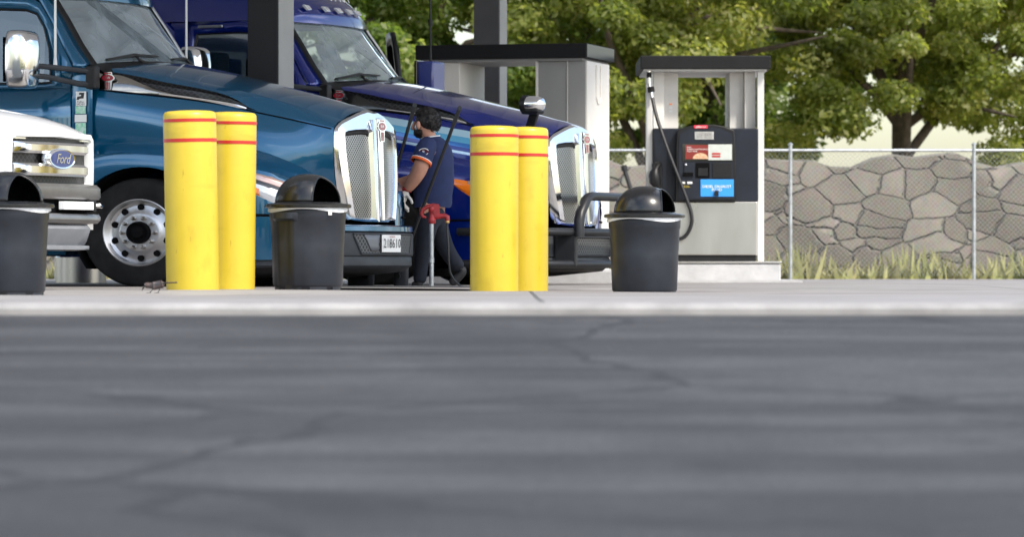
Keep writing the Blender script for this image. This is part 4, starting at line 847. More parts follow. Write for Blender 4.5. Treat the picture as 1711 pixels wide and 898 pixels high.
# ================================================================== TRASH CANS
def trash_can(px, pyb, Y, s, az, label, handle=None):
    """s: overall scale; az: where the hood's opening looks (0 = towards the street, + to the right)"""
    p = at(px, pyb, Y)
    root = thing('trash_can', label, 'trash can', (p.x, p.y, p.z)); root.scale = (s, s, s)
    g = MB(); n_ = 64
    prof = [(.001, .012), (.248, .012), (.272, .045), (.276, .05), (.288, .36), (.298, .565), (.305, .575), (.306, .64), (.300, .645)]
    rows = []
    for r, h in prof:
        row = []
        for k in range(n_):
            q = 2 * math.pi * k / n_; rr = r
            if handle is not None and .04 < h < .57:
                dq = (q - (handle - math.pi / 2) + math.pi) % (2 * math.pi) - math.pi
                if abs(dq) < .36: rr += .008 * (1 if int((dq + 5) * 16) % 2 else -1)
            row.append((rr * math.cos(q), rr * math.sin(q), h))
        rows.append(row)
    g.grid(rows, True); g.build('body', MT['can'], root, ang=40)
    g = MB()
    for k in range(8):
        a = k * math.pi / 4 + .1; g.lathe([(.255, 0), (.262, 0), (.265, .05), (.255, .05)], n=6, a0=a, a1=a + .55)
    g.build('foot_ring', MT['can'], root, ang=0)
    if handle is not None:
        for hq in (handle, handle + math.pi):
            a = hq - math.pi / 2; g = MB(); rows = []
            for q in np.linspace(a - .42, a + .42, 13):
                e = .05 * max(0, 1 - abs((q - a) / .42) ** 4); rows.append([((.300) * math.cos(q), .300 * math.sin(q), .625), ((.303 + e) * math.cos(q), (.303 + e) * math.sin(q), .622), ((.303 + e) * math.cos(q), (.303 + e) * math.sin(q), .575), ((.295 + e * .5) * math.cos(q), (.295 + e * .5) * math.sin(q), .555), (.296 * math.cos(q), .296 * math.sin(q), .56)])
            g.grid(rows); g.build('handle', MT['can'], root, ang=40)
    # liner folded over the rim
    g = MB(); rows = []
    for h, d in ((.668, -.002), (.664, .010), (.652, .013), (.640, .012), (.630, .009)):
        row = []
        for k in range(96):
            q = 2 * math.pi * k / 96; rp_ = .5 + .5 * math.sin(q * 3 + az * 3 + s); r = .305 + d + .003 * math.sin(q * 23) * (h < .65); row.append((r * math.cos(q), r * math.sin(q), .668 - (.668 - h) * (.45 + .75 * rp_)))
        rows.append(row)
    g.grid(rows, True); g.build('liner', MT['liner'], root, ang=80)
    if handle is not None:
        q = -math.pi / 2 + .62; MB().box(-.014, .014, -.004, .004, -.02, .02).build('tag', MT['plate'], root, ang=0, loc=(.325 * math.cos(q), .325 * math.sin(q), .622))
    # lid flange and domed hood with an arched opening
    lid = MB().lathe([(.29, .655), (.338, .662), (.345, .668), (.345, .684), (.335, .692), (.27, .700), (.265, .705)], n=64).build('lid', MT['lid'], root, ang=40)
    a0 = az - math.pi / 2; hw, hh = .60, .98; rows = []
    qs = sorted(set([round(x_, 5) for x_ in np.concatenate([np.linspace(a0 - math.pi, a0 + math.pi, 61), a0 + hw * np.cos(np.linspace(0, math.pi, 25)), [a0 - hw - .004, a0 + hw + .004]])]))
    for q in qs:
        d = abs(q - a0); e0 = hh * math.sqrt(max(0, 1 - (d / hw) ** 2)) + .06 if d < hw else 0.
        row = []
        for t in np.linspace(0, 1, 15):
            e = e0 + (math.pi / 2 - e0) * t; ce, se = math.cos(e) ** .86 if e < math.pi / 2 - 1e-6 else 0, math.sin(e)
            row.append((.262 * ce * math.cos(q), .262 * ce * math.sin(q), .70 + .232 * se))
        rows.append(row)
    g = MB().grid(rows); g.build('dome', MT['lid'], lid, ang=50, solid=.007, off=-1)
    g = MB(); g.lathe([(.252, .702), (.001, .701)], n=40); g.build('dome_floor', MT['dark'], lid, ang=0)
    # moulded hood round the opening
    g = MB(); pth = []
    for q in a0 + hw * np.cos(np.linspace(0, math.pi, 25)):
        d = abs(q - a0); e = hh * math.sqrt(max(0, 1 - (d / hw) ** 2)) + .06; ce = math.cos(e) ** .86; pth.append((.265 * ce * math.cos(q), .265 * ce * math.sin(q), .70 + .235 * math.sin(e)))
    g.tube(pth, .006, 6); g.build('opening_lip', MT['lid'], lid)
    return root
trash_can(514.5, 487, 31.2, 1.01, .78, 'grey trash can with a side handle, between the yellow bollard pairs', handle=-.62)
trash_can(1077, 494.5, 33.0, 1.0, 1.15, 'trash can with a black lid and loose white liner beside the fuel pump')
trash_can(13, 497, 28.8, 1.0, .70, 'trash can in front of the white work truck, its hood opening to the right')

# ================================================================== SQUEEGEE BINS AND SQUEEGEES
def bin_(px, pyb, Y, w_px, h, label):
    p = at(px, pyb, Y); r = w_px * Y / F_ / 2; root = thing('squeegee_bin', label, 'bin', (p.x, p.y, p.z), 'squeegee bins behind the teal bumper')
    g = MB(); rows = []
    for k, z in ((.80, 0), (.86, .02), (.93, h * .70), (1.08, h * .705), (1.12, h * .99), (1.10, h), (1.02, h), (.9, h * .6), (.85, .05), (.2, .04)):
        rows.append([(r * k * (abs(math.cos(q)) ** .5) * math.copysign(1, math.cos(q)), r * .9 * k * (abs(math.sin(q)) ** .5) * math.copysign(1, math.sin(q)), z) for q in np.linspace(0, 2 * math.pi, 32, endpoint=False)])
    g.grid(rows, True); g.f.append(list(range(32))); g.build('tub', MT['can'], root, ang=40)
    g = MB(); g.lathe([(r * .85, h * .55), (.001, h * .55)], n=24); g.build('wash_water', MT['blackgloss'], root, ang=0)
bin_(670, 484, 38.3, 28, .31, 'narrow grey squeegee bin behind the far end of the teal bumper')
bin_(603, 484, 38.5, 50, .30, 'wide grey squeegee bin under the middle of the teal bumper')
def squeegee(a, b, Y, label, dy):
    A, Bp = at(*a, Y), at(*b, Y + dy); root = thing('squeegee', label, 'squeegee', A, 'long squeegees leaning out of the bins')
    d = (Bp - A); g = MB(); g.tube([Vector((0, 0, 0)), d * .985], .017, 8); g.tube([d * .90, d], .021, 8); g.build('handle', MT['black'], root)
    g = MB(); u = d.normalized(); t = Vector((0, 1, 0)); g.tube([d * .995 - t * .04, d * .995 + t * .04], .022, 8); g.build('grip_end', MT['bump'], root)
    g = MB(); g.tube([-t * .14, t * .14], .03, 8); g.build('blade_head', MT['rubber'], root)
squeegee((611, 462), (693.5, 174), 38.45, 'black squeegee pole leaning across the face of the man', .0)
squeegee((664, 462), (768.5, 179), 38.0, 'black squeegee pole leaning across the back of the man', -.1)

# ================================================================== YARD HYDRANT
def hydrant():
    Y = 37.6; k = Y / F_; p = at(721, 482.5, Y); root = thing('water_hydrant', 'red headed water hydrant on a galvanised pipe beside the man', 'hydrant', p)
    q = lambda x, y, d=0.: Vector(((x - 721) * k, d, (482.5 - y) * k))
    g = MB(); g.tube([q(721, 483), q(721, 371)], .0225, 14); g.lathe([(.024, 0), (.029, .005), (.029, .05), (.024, .055)], q(720.5, 440), 14); g.build('pipe', MT['galv'], root)
    g = MB(); g.lathe([(.03, 0), (.036, .01), (.036, .05), (.028, .06), (.028, .11), (.036, .12), (.036, .15), (.03, .165)], q(722, 374), 16)
    g.prism([q(723, 353, -.03), q(723.5, 343, -.03), q(729, 340.5, -.03), q(734, 343, -.03), q(735, 360, -.03), q(727, 362, -.03)], (0, .06, 0))
    g.tube([q(725, 363), q(735, 361.5), q(743, 361), q(747, 363), q(747.5, 369)], [.026, .026, .026, .027, .024], 12)
    g.build('head', MT['redpaint'], root, ang=40)
    g = MB(); g.tube([q(733, 345), q(724, 343.5), q(713, 346), q(706.5, 351), q(704, 358), q(706, 362), q(712, 364)], [.020, .021, .021, .020, .019, .017, .012], 10); g.build('lever', MT['redpaint'], root)
    g = MB(); g.lathe([(.018, 0), (.021, -.006), (.021, -.02), (.017, -.026)], q(747.5, 369), 12); g.build('hose_coupling', MT['brass'], root)
    g = MB(); P = [q(747.5, 371), q(747, 385), q(749, 410), q(749.5, 435), q(751.5, 455, .02), q(758, 468, .05), q(768, 478, .12), q(785, 482, .3), q(800, 482, .5)]
    PP = []
    for i in range(len(P) - 1):
        for t in (0, .5): PP.append(P[i].lerp(P[i + 1], t))
    g.tube(PP + [P[-1]], .010, 8); g.build('hose', MT['hose'], root)
hydrant()
# thin dark slab standing in for shade along the foot of the teal truck, cover in the forecourt
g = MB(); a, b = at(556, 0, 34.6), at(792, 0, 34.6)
g.box(a.x, b.x, -.0, 1.6, 0, .004); o = g.build('shade_strip', mat('shade_strip_dark', (.045, .045, .045), .7, var=.3, vscale=9), ang=0, loc=(0, 33.9, .006)); tag(o, 'dark strip of painted shade on the concrete between the bollard pairs', 'drain')
o = MB().lathe([(.11, .0), (.11, .008), (.001, .008)], n=32).build('drain_cover', mat('cover_iron', (.05, .05, .05), .6, var=.4, vscale=20), ang=0, loc=at(1161, 493.5, 30.5)); tag(o, 'small round iron drain cover right of the black lidded trash can', 'drain')
o.scale = (1, 2.6, 1)

# ================================================================== PUMP SHELTERS AND PUMP
def shelter1():
    T = Frame((0, 0), 15, 1.1); p = at(980, 0, 46.0); root = thing('pump_shelter', 'black topped pump shelter with grey panels behind the blue truck', 'pump shelter', (p.x, p.y, 0)); k = 46 / F_
    B = lambda mb, nm, m_, par=root, **q: mb.build(nm, m_, par, xf=T, **q)
    zt, zb = H + (449 - 71.5) * k, H + (449 - 96) * k; Lu = 288 * k / (1.1 * math.cos(R(15))); Wd = 1.25
    B(MB().box(-Lu, 0, -Wd, 0, zb, zt), 'roof_slab', MT['fascia'], ang=0, bevel=.012); r_ = root.children[-1]
    B(MB().box(.0005, .006, -Wd + .01, -.01, zb + .01, zt - .01), 'end_fascia', mat('fascia_end', (.035, .036, .037), .3), r_, ang=0)
    B(MB().box(-Lu + .05, -.06, -Wd + .05, -.05, zb - .03, zb), 'soffit_trim', MT['grey'], r_, ang=0)
    def col(x0, x1, d0, d1, m_, nm='column'): return B(MB().box(-x1, -x0, d0, d1, 0, zb - .03), nm, m_, ang=0, bevel=.006)
    f = k / (1.1 * math.cos(R(15)))
    c1 = col(5 * f, 35 * f, -Wd + .12, -.10, MT['grey']); c2 = col(36 * f, 88 * f, -Wd + .12, -.11, MT['grey'])
    B(MB().box(-88 * f - .004, -88 * f + .022, -.106, -.094, 0, zb - .03), 'edge_trim', MT['ivory'], c2, ang=0)
    B(MB().box(-36.2 * f, -34.8 * f, -.106, -.098, 0, zb - .03), 'seam', MT['ivory'], c1, ang=0)
    B(MB().box(-5 * f - .001, -5 * f + .012, -Wd + .13, -.11, 0, zb - .03), 'end_panel', MT['ivory'], c1, ang=0)
    B(MB().tube([(-5 * f + .02, -.50, zb - .06), (-5 * f + .02, -.50, zb - .45), (-5 * f + .02, -.56, zb - .52), (-5 * f + .02, -.64, zb - .52), (-5 * f + .02, -.70, zb - .45), (-5 * f + .02, -.70, zb - .06)], .008, 6), 'cable_loop', MT['ivory'], c1)
    c3 = col(217 * f, 247 * f, -Wd + .12, -.10, MT['ivory']); B(MB().box(-247 * f - .05, -247 * f, -Wd + .2, -.2, 0, zb - .03), 'edge_trim', MT['greylt'], c3, ang=0)
    B(MB().box(-Lu * .83, -Lu * .38, -.95, -.3, 0, 1.6), 'cabinet', MT['steel'], ang=0, bevel=.02)
    g = MB().box(-Lu - .4, .55, -Wd - .1, .12, -.05, .16).build('pump_island', MT['kerbc'], None, xf=T, ang=0, bevel=.03, loc=(p.x, p.y, 0)); tag(g, kind='structure')
MT['kerbc'] = mat('island_concrete', (.43, .43, .435), .75, var=.14, vscale=4, bump=.3, bscale=22)
shelter1()
def shelter2():
    Y = 48.; k = Y / F_; p = at(1176, 0, Y); X = lambda px: (px - 1176) * k; Z = lambda py: H + (449 - py) * k
    # island kerb with a steel nosing
    g = MB(); g.box(X(1086), X(1300), -.5, 1.5, -.02, Z(441)); o = g.build('pump_island', MT['kerbc'], ang=0, bevel=.02, loc=(p.x, Y, 0)); tag(o, kind='structure')
    g = MB(); g.box(X(1086) - .01, X(1300) + .01, -.515, 1.515, Z(440.5), Z(437.3)); o = g.build('kerb_nosing', MT['steel'], ang=0, bevel=.008, loc=(p.x, Y, 0)); tag(o, kind='structure')
    g = MB(); g.box(X(1060), X(1330), -1.1, 2.2, -.02, .028); o = g.build('pump_apron', MT['kerbc'], ang=0, loc=(p.x, Y, 0)); tag(o, kind='structure')
    root = thing('pump_shelter', 'black topped pump shelter with pale columns over the fuel pump', 'pump shelter', (p.x, Y, 0)); zk = Z(437.3)
    MB().box(X(1068), X(1284), -.45, 1.35, Z(118), Z(96)).build('roof_slab', MT['fascia'], root, ang=0, bevel=.012)
    MB().box(X(1074), X(1278), -.38, 1.28, Z(121), Z(118)).build('soffit_trim', MT['greylt'], root, ang=0)
    for s in (1, -1):
        Q = lambda px: s * X(px)
        a = lambda x0, x1: (min(Q(x0), Q(x1)), max(Q(x0), Q(x1)))
        MB().box(*a(1078, 1089), -.30, -.15, zk, Z(121)).build('hose_column', MT['greylt'], root, ang=0, bevel=.006)
        c = MB().box(*a(1091, 1109), -.14, 1.1, zk, Z(121)).build('column', MT['ivory'], root, ang=0, bevel=.006)
        MB().box(*a(1109.2, 1133), -.02, 1.0, zk, Z(121)).build('column_panel', mat('warm_white', (.64, .62, .59), .5, var=.05), c, ang=0, bevel=.006)
        if s > 0:
            for y, m_ in ((174, MT['amber']), (180, MT['liner']), (186, MT['liner'])): MB().box(X(1118), X(1123), -.026, -.02, Z(y + 1.3), Z(y - 1.3)).build('sticker', m_, c, ang=0)
    pump = thing('fuel_pump', 'dark fuel pump with a red screen and blue diesel exhaust fluid sign', 'fuel pump', (p.x, Y, zk)); Zp = lambda py: Z(py) - zk
    B = lambda mb, nm, m_, par=pump, **q: mb.build(nm, m_, par, **q)
    cab = B(MB().box(X(1091), X(1262), -.40, .75, Zp(427), Zp(338)), 'cabinet', MT['steel'], ang=0, bevel=.012)
    B(MB().box(X(1093), X(1260), -.37, .72, 0, Zp(427)), 'plinth', MT['black'], ang=0)
    B(MB().box(X(1089), X(1264), -.36, .72, Zp(338), Zp(216)), 'housing', MT['pumpnavy'], ang=0, bevel=.015)
    arch = [(1126, 338), (1126.5, 260), (1128.5, 221), (1132, 218.5), (1145, 213.5), (1160, 210.8), (1176, 210), (1192, 210.8), (1207, 213.5), (1220, 218.5), (1223.5, 221), (1225.5, 260), (1226, 338)]
    hd_ = B(MB().prism([(X(a), -.50, Zp(b)) for a, b in arch], (0, .20, 0)), 'head', MT['black'], ang=30, bevel=.012)
    inn = [(1131, 334), (1131, 260), (1133, 226), (1150, 217.5), (1176, 215), (1202, 217.5), (1219, 226), (1221, 260), (1221, 334)]
    B(MB().prism([(X(a), -.512, Zp(b)) for a, b in inn], (0, .013, 0)), 'face_plate', MT['pumpnavy'], hd_, ang=0)
    ft = -.52
    def plate(x0, x1, y0, y1, nm, m_, par, d=0., th_=.012, bv=.003): return B(MB().box(X(x0), X(x1), ft - d, ft - d + th_, Zp(y1), Zp(y0)), nm, m_, par, ang=0, bevel=bv)
    def wr(nm, s_, size, x, y, m_, par, sx=1., d=.004): text(nm, s_, size, (X(x), ft - d, Zp(y)), (sx, 0, 0), (0, 0, 1), m_, par)
    rb = plate(1156, 1179, 211.8, 217, 'badge', mat('badge_red', (.75, .02, .05), .35), pump, 0, .03); wr('badge_text', 'gilbarco', .036, 1167.5, 214.5, MT['whiteink'], rb, 1.1)
    lb = plate(1157.5, 1189, 222.5, 235.5, 'notice', mat('notice_grey', (.36, .36, .35), .5, var=.2, vscale=30), pump)
    for i, y in enumerate((226, 229, 232)): wr('notice_text', 'PAY AT THE PUMP OR INSIDE', .014, 1173, y, MT['ink'], lb)
    plate(1137, 1221, 242, 271.5, 'screen_bezel', MT['blackgloss'], pump, 0., .012); sb = pump.children[-1]
    sc = plate(1142, 1182, 244.5, 268, 'screen', MT['screen'], pump, .006, .008, 0)
    for i, s_ in enumerate(('TAKE', 'SUPREME ROASTED BACON', 'PIZZA HOME')): text('screen_text', s_, .022, (X(1144.5), ft - .010, Zp(248.5 + 3.3 * i)), (1.0, 0, 0), (0, 0, 1), MT['offwhite'], sc, 'LEFT')
    g = MB(); pts_ = [(X(1167) + .095 * math.cos(q), ft - .0085, Zp(267.5) + .072 * math.sin(q)) for q in np.linspace(0, math.pi, 20)]; g.prism(pts_, (0, -.002, 0)); B(g, 'pizza_picture', mat('pizza', (.72, .55, .36), .5, c2=(.45, .16, .07), vscale=45), sc, ang=0)
    kb = plate(1180, 1219, 243.5, 269.5, 'display', mat('display_grey', (.50, .53, .50), .4, var=.1, vscale=10), pump, .008, .008, 0)
    for y in (259, 263.5): B(MB().box(X(1186), X(1200), ft - .012, ft - .008, Zp(y + 1.4), Zp(y - 1.4)), 'display_button', MT['red'], kb, ang=0)
    plate(1140, 1156, 274, 297, 'card_reader', MT['pumpnavy'], pump, .01, .02); cr_ = pump.children[-1]; plate(1138, 1155, 290, 296, 'card_slot', MT['dark'], cr_, .02, .012)
    B(MB().lathe([(.012, 0), (.012, -.01), (.001, -.012)], (X(1143), ft - .01, Zp(277)), 12, 'y'), 'indicator', MT['clear'], cr_, ang=0)
    plate(1159, 1182, 274, 299, 'keypad_recess', MT['dark'], pump, .004, .012); kr = pump.children[-1]; plate(1163, 1179, 283, 296, 'keypad', MT['black'], kr, .012, .012)
    plate(1187, 1219, 274, 299, 'receipt_slot', MT['black'], pump, .004, .012)
    plate(1134, 1141.5, 305.5, 308.8, 'price_label', MT['plate'], pump); plate(1145, 1153.5, 305.3, 309, 'price_label', MT['plate'], pump)
    text('diesel_text', 'DIESEL', .032, (X(1142.5), ft + .002, Zp(313.5)), (1.1, 0, 0), (0, 0, 1), mat('yellow_ink', (.6, .45, .03), .5), pump)
    bl = plate(1167, 1222, 301.5, 330, 'fluid_sign', MT['blue_label'], pump); wr('sign_text', 'DIESEL EXHAUST', .047, 1194, 313.5, MT['whiteink'], bl); wr('sign_text', 'FLUID', .047, 1194, 319, MT['whiteink'], bl)
    B(MB().box(X(1190), X(1197), ft - .03, ft, Zp(329), Zp(320)), 'sign_latch', MT['black'], bl, ang=0, bevel=.008)
    # nozzle boot, nozzle, hose
    bt = B(MB().prism([(X(a), -.44, Zp(b)) for a, b in ((1087, 276), (1092, 272), (1103, 272), (1105, 290), (1104, 316), (1088, 318), (1089, 300))], (0, .08, 0)), 'nozzle_boot', MT['black'], ang=0, bevel=.012)
    hx, hy = (1078 + 1089) / 2, -.33
    nz_ = MB(); nz_.tube([(X(1098), -.46, Zp(278)), (X(1093), -.50, Zp(285)), (X(1091), -.52, Zp(294)), (X(1092), -.52, Zp(304)), (X(1096), -.50, Zp(313))], [.03, .045, .07, .075, .05], 12); nz_.tube([(X(1086), -.5, Zp(288)), (X(1083.5), -.5, Zp(296)), (X(1086), -.5, Zp(308)), (X(1094), -.5, Zp(311))], .018, 8); B(nz_, 'nozzle', MT['black'], bt)
    wh_ = lambda a, b: (X(a), hy - .03, Zp(b))
    g = MB(); g.tube([wh_(1083, 119), wh_(1083, 140), wh_(1084.5, 150), wh_(1087, 158), wh_(1088, 168)], [.02, .02, .022, .024, .022], 12); B(g, 'hose_fitting', MT['chrome'], pump); hf = pump.children[-1]
    g = MB(); g.tube([wh_(1083, 123), wh_(1083, 132)], .030, 12); B(g, 'fitting_sleeve', MT['rubber'], hf); g = MB(); g.tube([wh_(1085.2, 147), wh_(1087, 156)], .042, 12); B(g, 'fitting_sleeve', MT['rubber'], hf)
    key = [(1088, 166), (1092, 186), (1098, 208), (1106, 232), (1115, 258), (1126, 287), (1138, 318), (1146, 340), (1151.5, 358), (1152, 374), (1146, 390), (1136, 399), (1122, 398), (1110, 385), (1103, 362), (1099, 335), (1096, 314)]
    P = [Vector((X(a), -.40 - .18 * math.sin(math.pi * i / (len(key) - 1)), Zp(b))) for i, (a, b) in enumerate(key)]; PP = []
    for i in range(len(P) - 1):
        p0, p1, p2, p3 = P[max(i - 1, 0)], P[i], P[i + 1], P[min(i + 2, len(P) - 1)]
        for t in (0, .25, .5, .75): PP.append(.5 * ((2 * p1) + (p2 - p0) * t + (2 * p0 - 5 * p1 + 4 * p2 - p3) * t * t + (3 * p1 - p0 - 3 * p2 + p3) * t ** 3))
    g = MB(); g.tube(PP + [P[-1]], .023, 10); B(g, 'hose', MT['hose'], pump)
shelter2()
# small shade dome over a wash basin base seen under the teal truck: steel drum between the lanes
p = at(135, 0, 46); o = MB().lathe([(.001, .0), (.30, .0), (.30, .30), (.28, .32), (.001, .33)], n=40).build('steel_drum', MT['steel'], ang=40, loc=(p.x, 46, 0)); tag(o, 'low shiny steel drum on the ground behind the teal front wheel', 'drum')
# ================================================================== THE MAN
def skin(name, J, E_, m_, parent, root_i=0, sub=2, mat2=None):
    """J: joints (x, y, z, rx, ry); E_: bones. One continuous skinned surface, made into a plain mesh."""
    me = bpy.data.meshes.new(name + '_s'); me.from_pydata([[20 * a for a in j[:3]] for j in J], E_, []); o = bpy.data.objects.new(name + '_s', me); COL.objects.link(o)
    o.modifiers.new('k', 'SKIN'); me.skin_vertices or bpy.context.view_layer.update()
    sv = me.skin_vertices[0].data if len(me.skin_vertices) else me.attributes
    for i, j in enumerate(J): sv[i].radius = (20 * j[3], 20 * (j[4] if len(j) > 4 else j[3])); sv[i].use_root = (i == root_i)
    q = o.modifiers.new('s', 'SUBSURF'); q.levels = sub; q.render_levels = sub
    bpy.context.view_layer.update(); mm = bpy.data.meshes.new_from_object(o.evaluated_get(bpy.context.evaluated_depsgraph_get()))
    COL.objects.unlink(o); bpy.data.objects.remove(o); mm.name = name; mm.transform(Matrix.Scale(.05, 4)); mm.materials.clear(); mm.materials.append(m_); mm.polygons.foreach_set('use_smooth', [True] * len(mm.polygons))
    ob = bpy.data.objects.new(name, mm); COL.objects.link(ob)
    if parent: ob.parent = parent
    return ob
def ellrings(R_, n=28):
    """rings: (cx, cy, cz, rx, ry, tilt about y) -> lofted rows"""
    rows = []
    for cx, cy, cz, rx, ry, t in R_:
        rows.append([(cx + rx * math.cos(q) * math.cos(t), cy + ry * math.sin(q), cz + rx * math.cos(q) * math.sin(t)) for q in np.linspace(0, 2 * math.pi, n, endpoint=False)])
    return rows
def man():
    Y = 38.75; k = Y / F_; p = at(715, 483, Y); root = thing('person', 'bearded man in a navy shirt with orange sleeve trim, walking behind the water hydrant', 'person', p)
    q = lambda x, y, d, *r: ((x - 715) * k, d, (483 - y) * k, *[a * k for a in r])   # radii in the same units as x and y
    J = [q(722, 345, .0, 24, 19), q(722, 315, 0, 27, 20), q(722, 285, 0, 28, 21), q(724, 255, 0, 24, 20), q(722, 238, 0, 15, 14), q(718, 228, 0, 11.5, 11), q(710.5, 219, 0, 15, 16), q(711, 203, 0, 21, 20), q(712, 191, 0, 16, 16),   # 0-8 trunk to crown
         q(714, 250, -.20, 14, 14), q(705, 276, -.26, 14.5, 14), q(701, 291, -.25, 12.5, 12.5), q(689, 307, -.20, 11, 11), q(679, 321, -.16, 7.5, 8),                                          # 9-13 near arm
         q(716, 250, .20, 13, 13), q(700, 276, .25, 11.5, 11.5), q(690, 298, .22, 10), q(668, 305, .14, 8.5), q(652, 308, .08, 6.5),                                                   # 14-18 far arm
         q(718, 362, -.09, 17, 16), q(712, 410, -.10, 12.5, 12.5), q(705, 425, -.10, 12, 12), q(702, 462, -.10, 8, 8), q(698, 474, -.11, 8, 7),                                         # 19-23 near leg
         q(726, 362, .09, 17, 16), q(742, 410, .12, 13, 12.5), q(748, 421, .12, 12, 12), q(766, 444, .12, 7, 7), q(770, 452, .12, 6, 6)]                                              # 24-28 far leg
    E_ = [(0, 1), (1, 2), (2, 3), (3, 4), (4, 5), (5, 6), (6, 7), (7, 8), (3, 9), (9, 10), (10, 11), (11, 12), (12, 13), (3, 14), (14, 15), (15, 16), (16, 17), (17, 18), (0, 19), (19, 20), (20, 21), (21, 22), (22, 23), (0, 24), (24, 25), (25, 26), (26, 27), (27, 28)]
    body = skin('body', J, E_, MT['skin'], root)
    g3 = lambda x, y, d: Vector(q(x, y, d))
    # face: looks left and slightly away
    g = MB(); g.tube([g3(693, 203, .03), g3(690, 211, .035), g3(689, 214.5, .035), g3(694, 216, .035)], [.012, .018, .022, .012], 8); g.build('nose', MT['skin'], body, ang=180)
    for d in (-.055, .09):
        g = MB(); c = g3(698, 204, d); g.lathe([(.001, .015), (.011, .010), (.015, 0), (.011, -.010), (.001, -.015)], c, 10); g.build('eye', MT['ink'], body)
        g = MB(); g.tube([g3(695, 199.5, d - .02), g3(700, 199, d - .015)], [.007, .009], 6); g.build('eyebrow', MT['hair'], body)
    g = MB(); rows = []
    for t, sx, sy in ((0, .5, .6), (.012, .9, .95), (.026, 1, 1), (.034, .8, .8)): rows.append([(g3(699.5, 210, -.118).x + .022 * sx * math.cos(a), -.112 - t, g3(700, 210, 0).z + .040 * sy * math.sin(a)) for a in np.linspace(0, 2 * math.pi, 16, endpoint=False)])
    g.grid(rows, True); g.f.append(list(range(len(g.v) - 16, len(g.v)))); g.build('ear', MT['skin'], body, ang=60)
    # hair cap: upper and rear half of the skull
    def tufts(nm, cx, cy, rx, ry, rz, keep, n_, ln, seed):
        rg_ = np.random.default_rng(seed); g = MB(); c = g3(cx, cy, 0); cnt = 0
        while cnt < n_:
            u = rg_.normal(size=3); u /= np.linalg.norm(u)
            if keep(*u) <= 0: continue
            cnt += 1; P0 = c + Vector((rx * k * u[0], ry * k * u[1], rz * k * u[2])) * .97; d = (Vector(u) * .55 + Vector(rg_.normal(size=3)) * .45 + Vector((.35, 0, -.55))).normalized() * ln * rg_.uniform(.6, 1.4)
            t = Vector(u).cross(d).normalized() * .0055; g.face([P0 - t, P0 + t, P0 + d * .6 + t * .7, P0 + d])
        return g.build(nm, MT['hair'], body, ang=0)
    hk = lambda x, y, z: 1 if (z > .46 or x > .06 + .35 * max(0, -z)) and z > -.66 else -1
    bk = lambda x, y, z: 1 if x < .25 and z < .55 else -1
    tufts('hair_tufts', 713, 203, 23, 23.5, 24, hk, 1500, .022, 3); tufts('beard_tufts', 702.5, 221.5, 11.5, 15.5, 9, bk, 500, .012, 4)
    def cap(nm, cx, cy, rx, ry, rz, keep, seed):
        g = MB(); rows = []; c = g3(cx, cy, 0)
        for e in np.linspace(-.9, 1.57, 18):
            row = []
            for a in np.linspace(0, 2 * math.pi, 36, endpoint=False):
                x, y, z = math.cos(e) * math.cos(a), math.cos(e) * math.sin(a), math.sin(e); f = keep(x, y, z); n_ = 1 + .02 * math.sin(9 * a + seed) * math.sin(7 * e) + .015 * math.sin(17 * a + 5 * e)
                s_ = n_ if f > 0 else .82
                row.append((c.x + rx * k * x * s_, c.y + ry * k * y * s_, c.z + rz * k * z * s_))
            rows.append(row)
        g.grid(rows, True); g.build(nm, MT['hair'], body, ang=180)
    cap('hair', 713, 203, 23, 23.5, 24, lambda x, y, z: 1 if (z > .50 or x > .10 + .35 * max(0, -z)) and z > -.60 else -1, 1)
    cap('beard', 702.5, 221.5, 11.5, 15.5, 9, lambda x, y, z: 1 if x < .2 and z < .6 else -1, 2)
    # shirt: trunk loft and two short sleeves
    rr = [(722, 346, 31, 26), (723, 340, 32, 27), (724, 325, 32.5, 27), (725, 305, 33, 27.5), (725, 285, 33.5, 29), (725, 265, 33, 31), (724, 250, 31, 32.5), (722, 240, 26, 30), (720, 233, 19, 22), (718, 228, 13.5, 14)]
    rows = []
    for i, (x, y, a, b) in enumerate(rr):
        c = g3(x, y, 0); row = []
        for t in np.linspace(0, 2 * math.pi, 40, endpoint=False):
            w = 1 + .018 * math.sin(5 * t + y * .13) * (y > 255) + .012 * math.sin(11 * t - y * .2) * (y > 280)
            row.append((c.x + a * k * w * math.cos(t), c.y + b * k * w * math.sin(t), c.z + (.014 * math.cos(t) if i > 6 else 0) + (.01 * math.sin(3 * t) if i == 0 else 0)))
        rows.append(row)
    sh = MB().grid(rows, True).build('shirt', MT['shirt'], root, ang=180)
    col_ = [Vector(rows[-2][j]).lerp(Vector(rows[-1][j]), .55) + Vector((0, 0, .006)) for j in range(40)]; MB().tube(col_ + [col_[0]], .006, 6, cap=False).build('collar_piping', MT['whiteink'], sh)
    for s, A, Bq, C in ((-1, (717, 240, -.13), (711, 254, -.225), (704, 273, -.262)), (1, (717, 240, .13), (711, 254, .225), (702, 272, .255))):
        PA, PB, PC = g3(*A), g3(*Bq), g3(*C); r0 = 18 * k
        o = MB().tube([PA, PA.lerp(PB, .5), PB, PB.lerp(PC, .5), PC], [14 * k, 16.5 * k, 17 * k, 17.3 * k, 17.5 * k], 20, cap=False).build('sleeve', MT['shirt'], sh, ang=180)
        dv = (PC - PB).normalized(); MB().tube([PC - dv * .022, PC + dv * .004], 17.9 * k, 20, cap=False).build('cuff', MT['orange'], o, ang=180, solid=.006)
        MB().tube([PC - dv * .030, PC - dv * .022], 17.9 * k, 20, cap=False).build('cuff_piping', MT['whiteink'], o, ang=180, solid=.004)
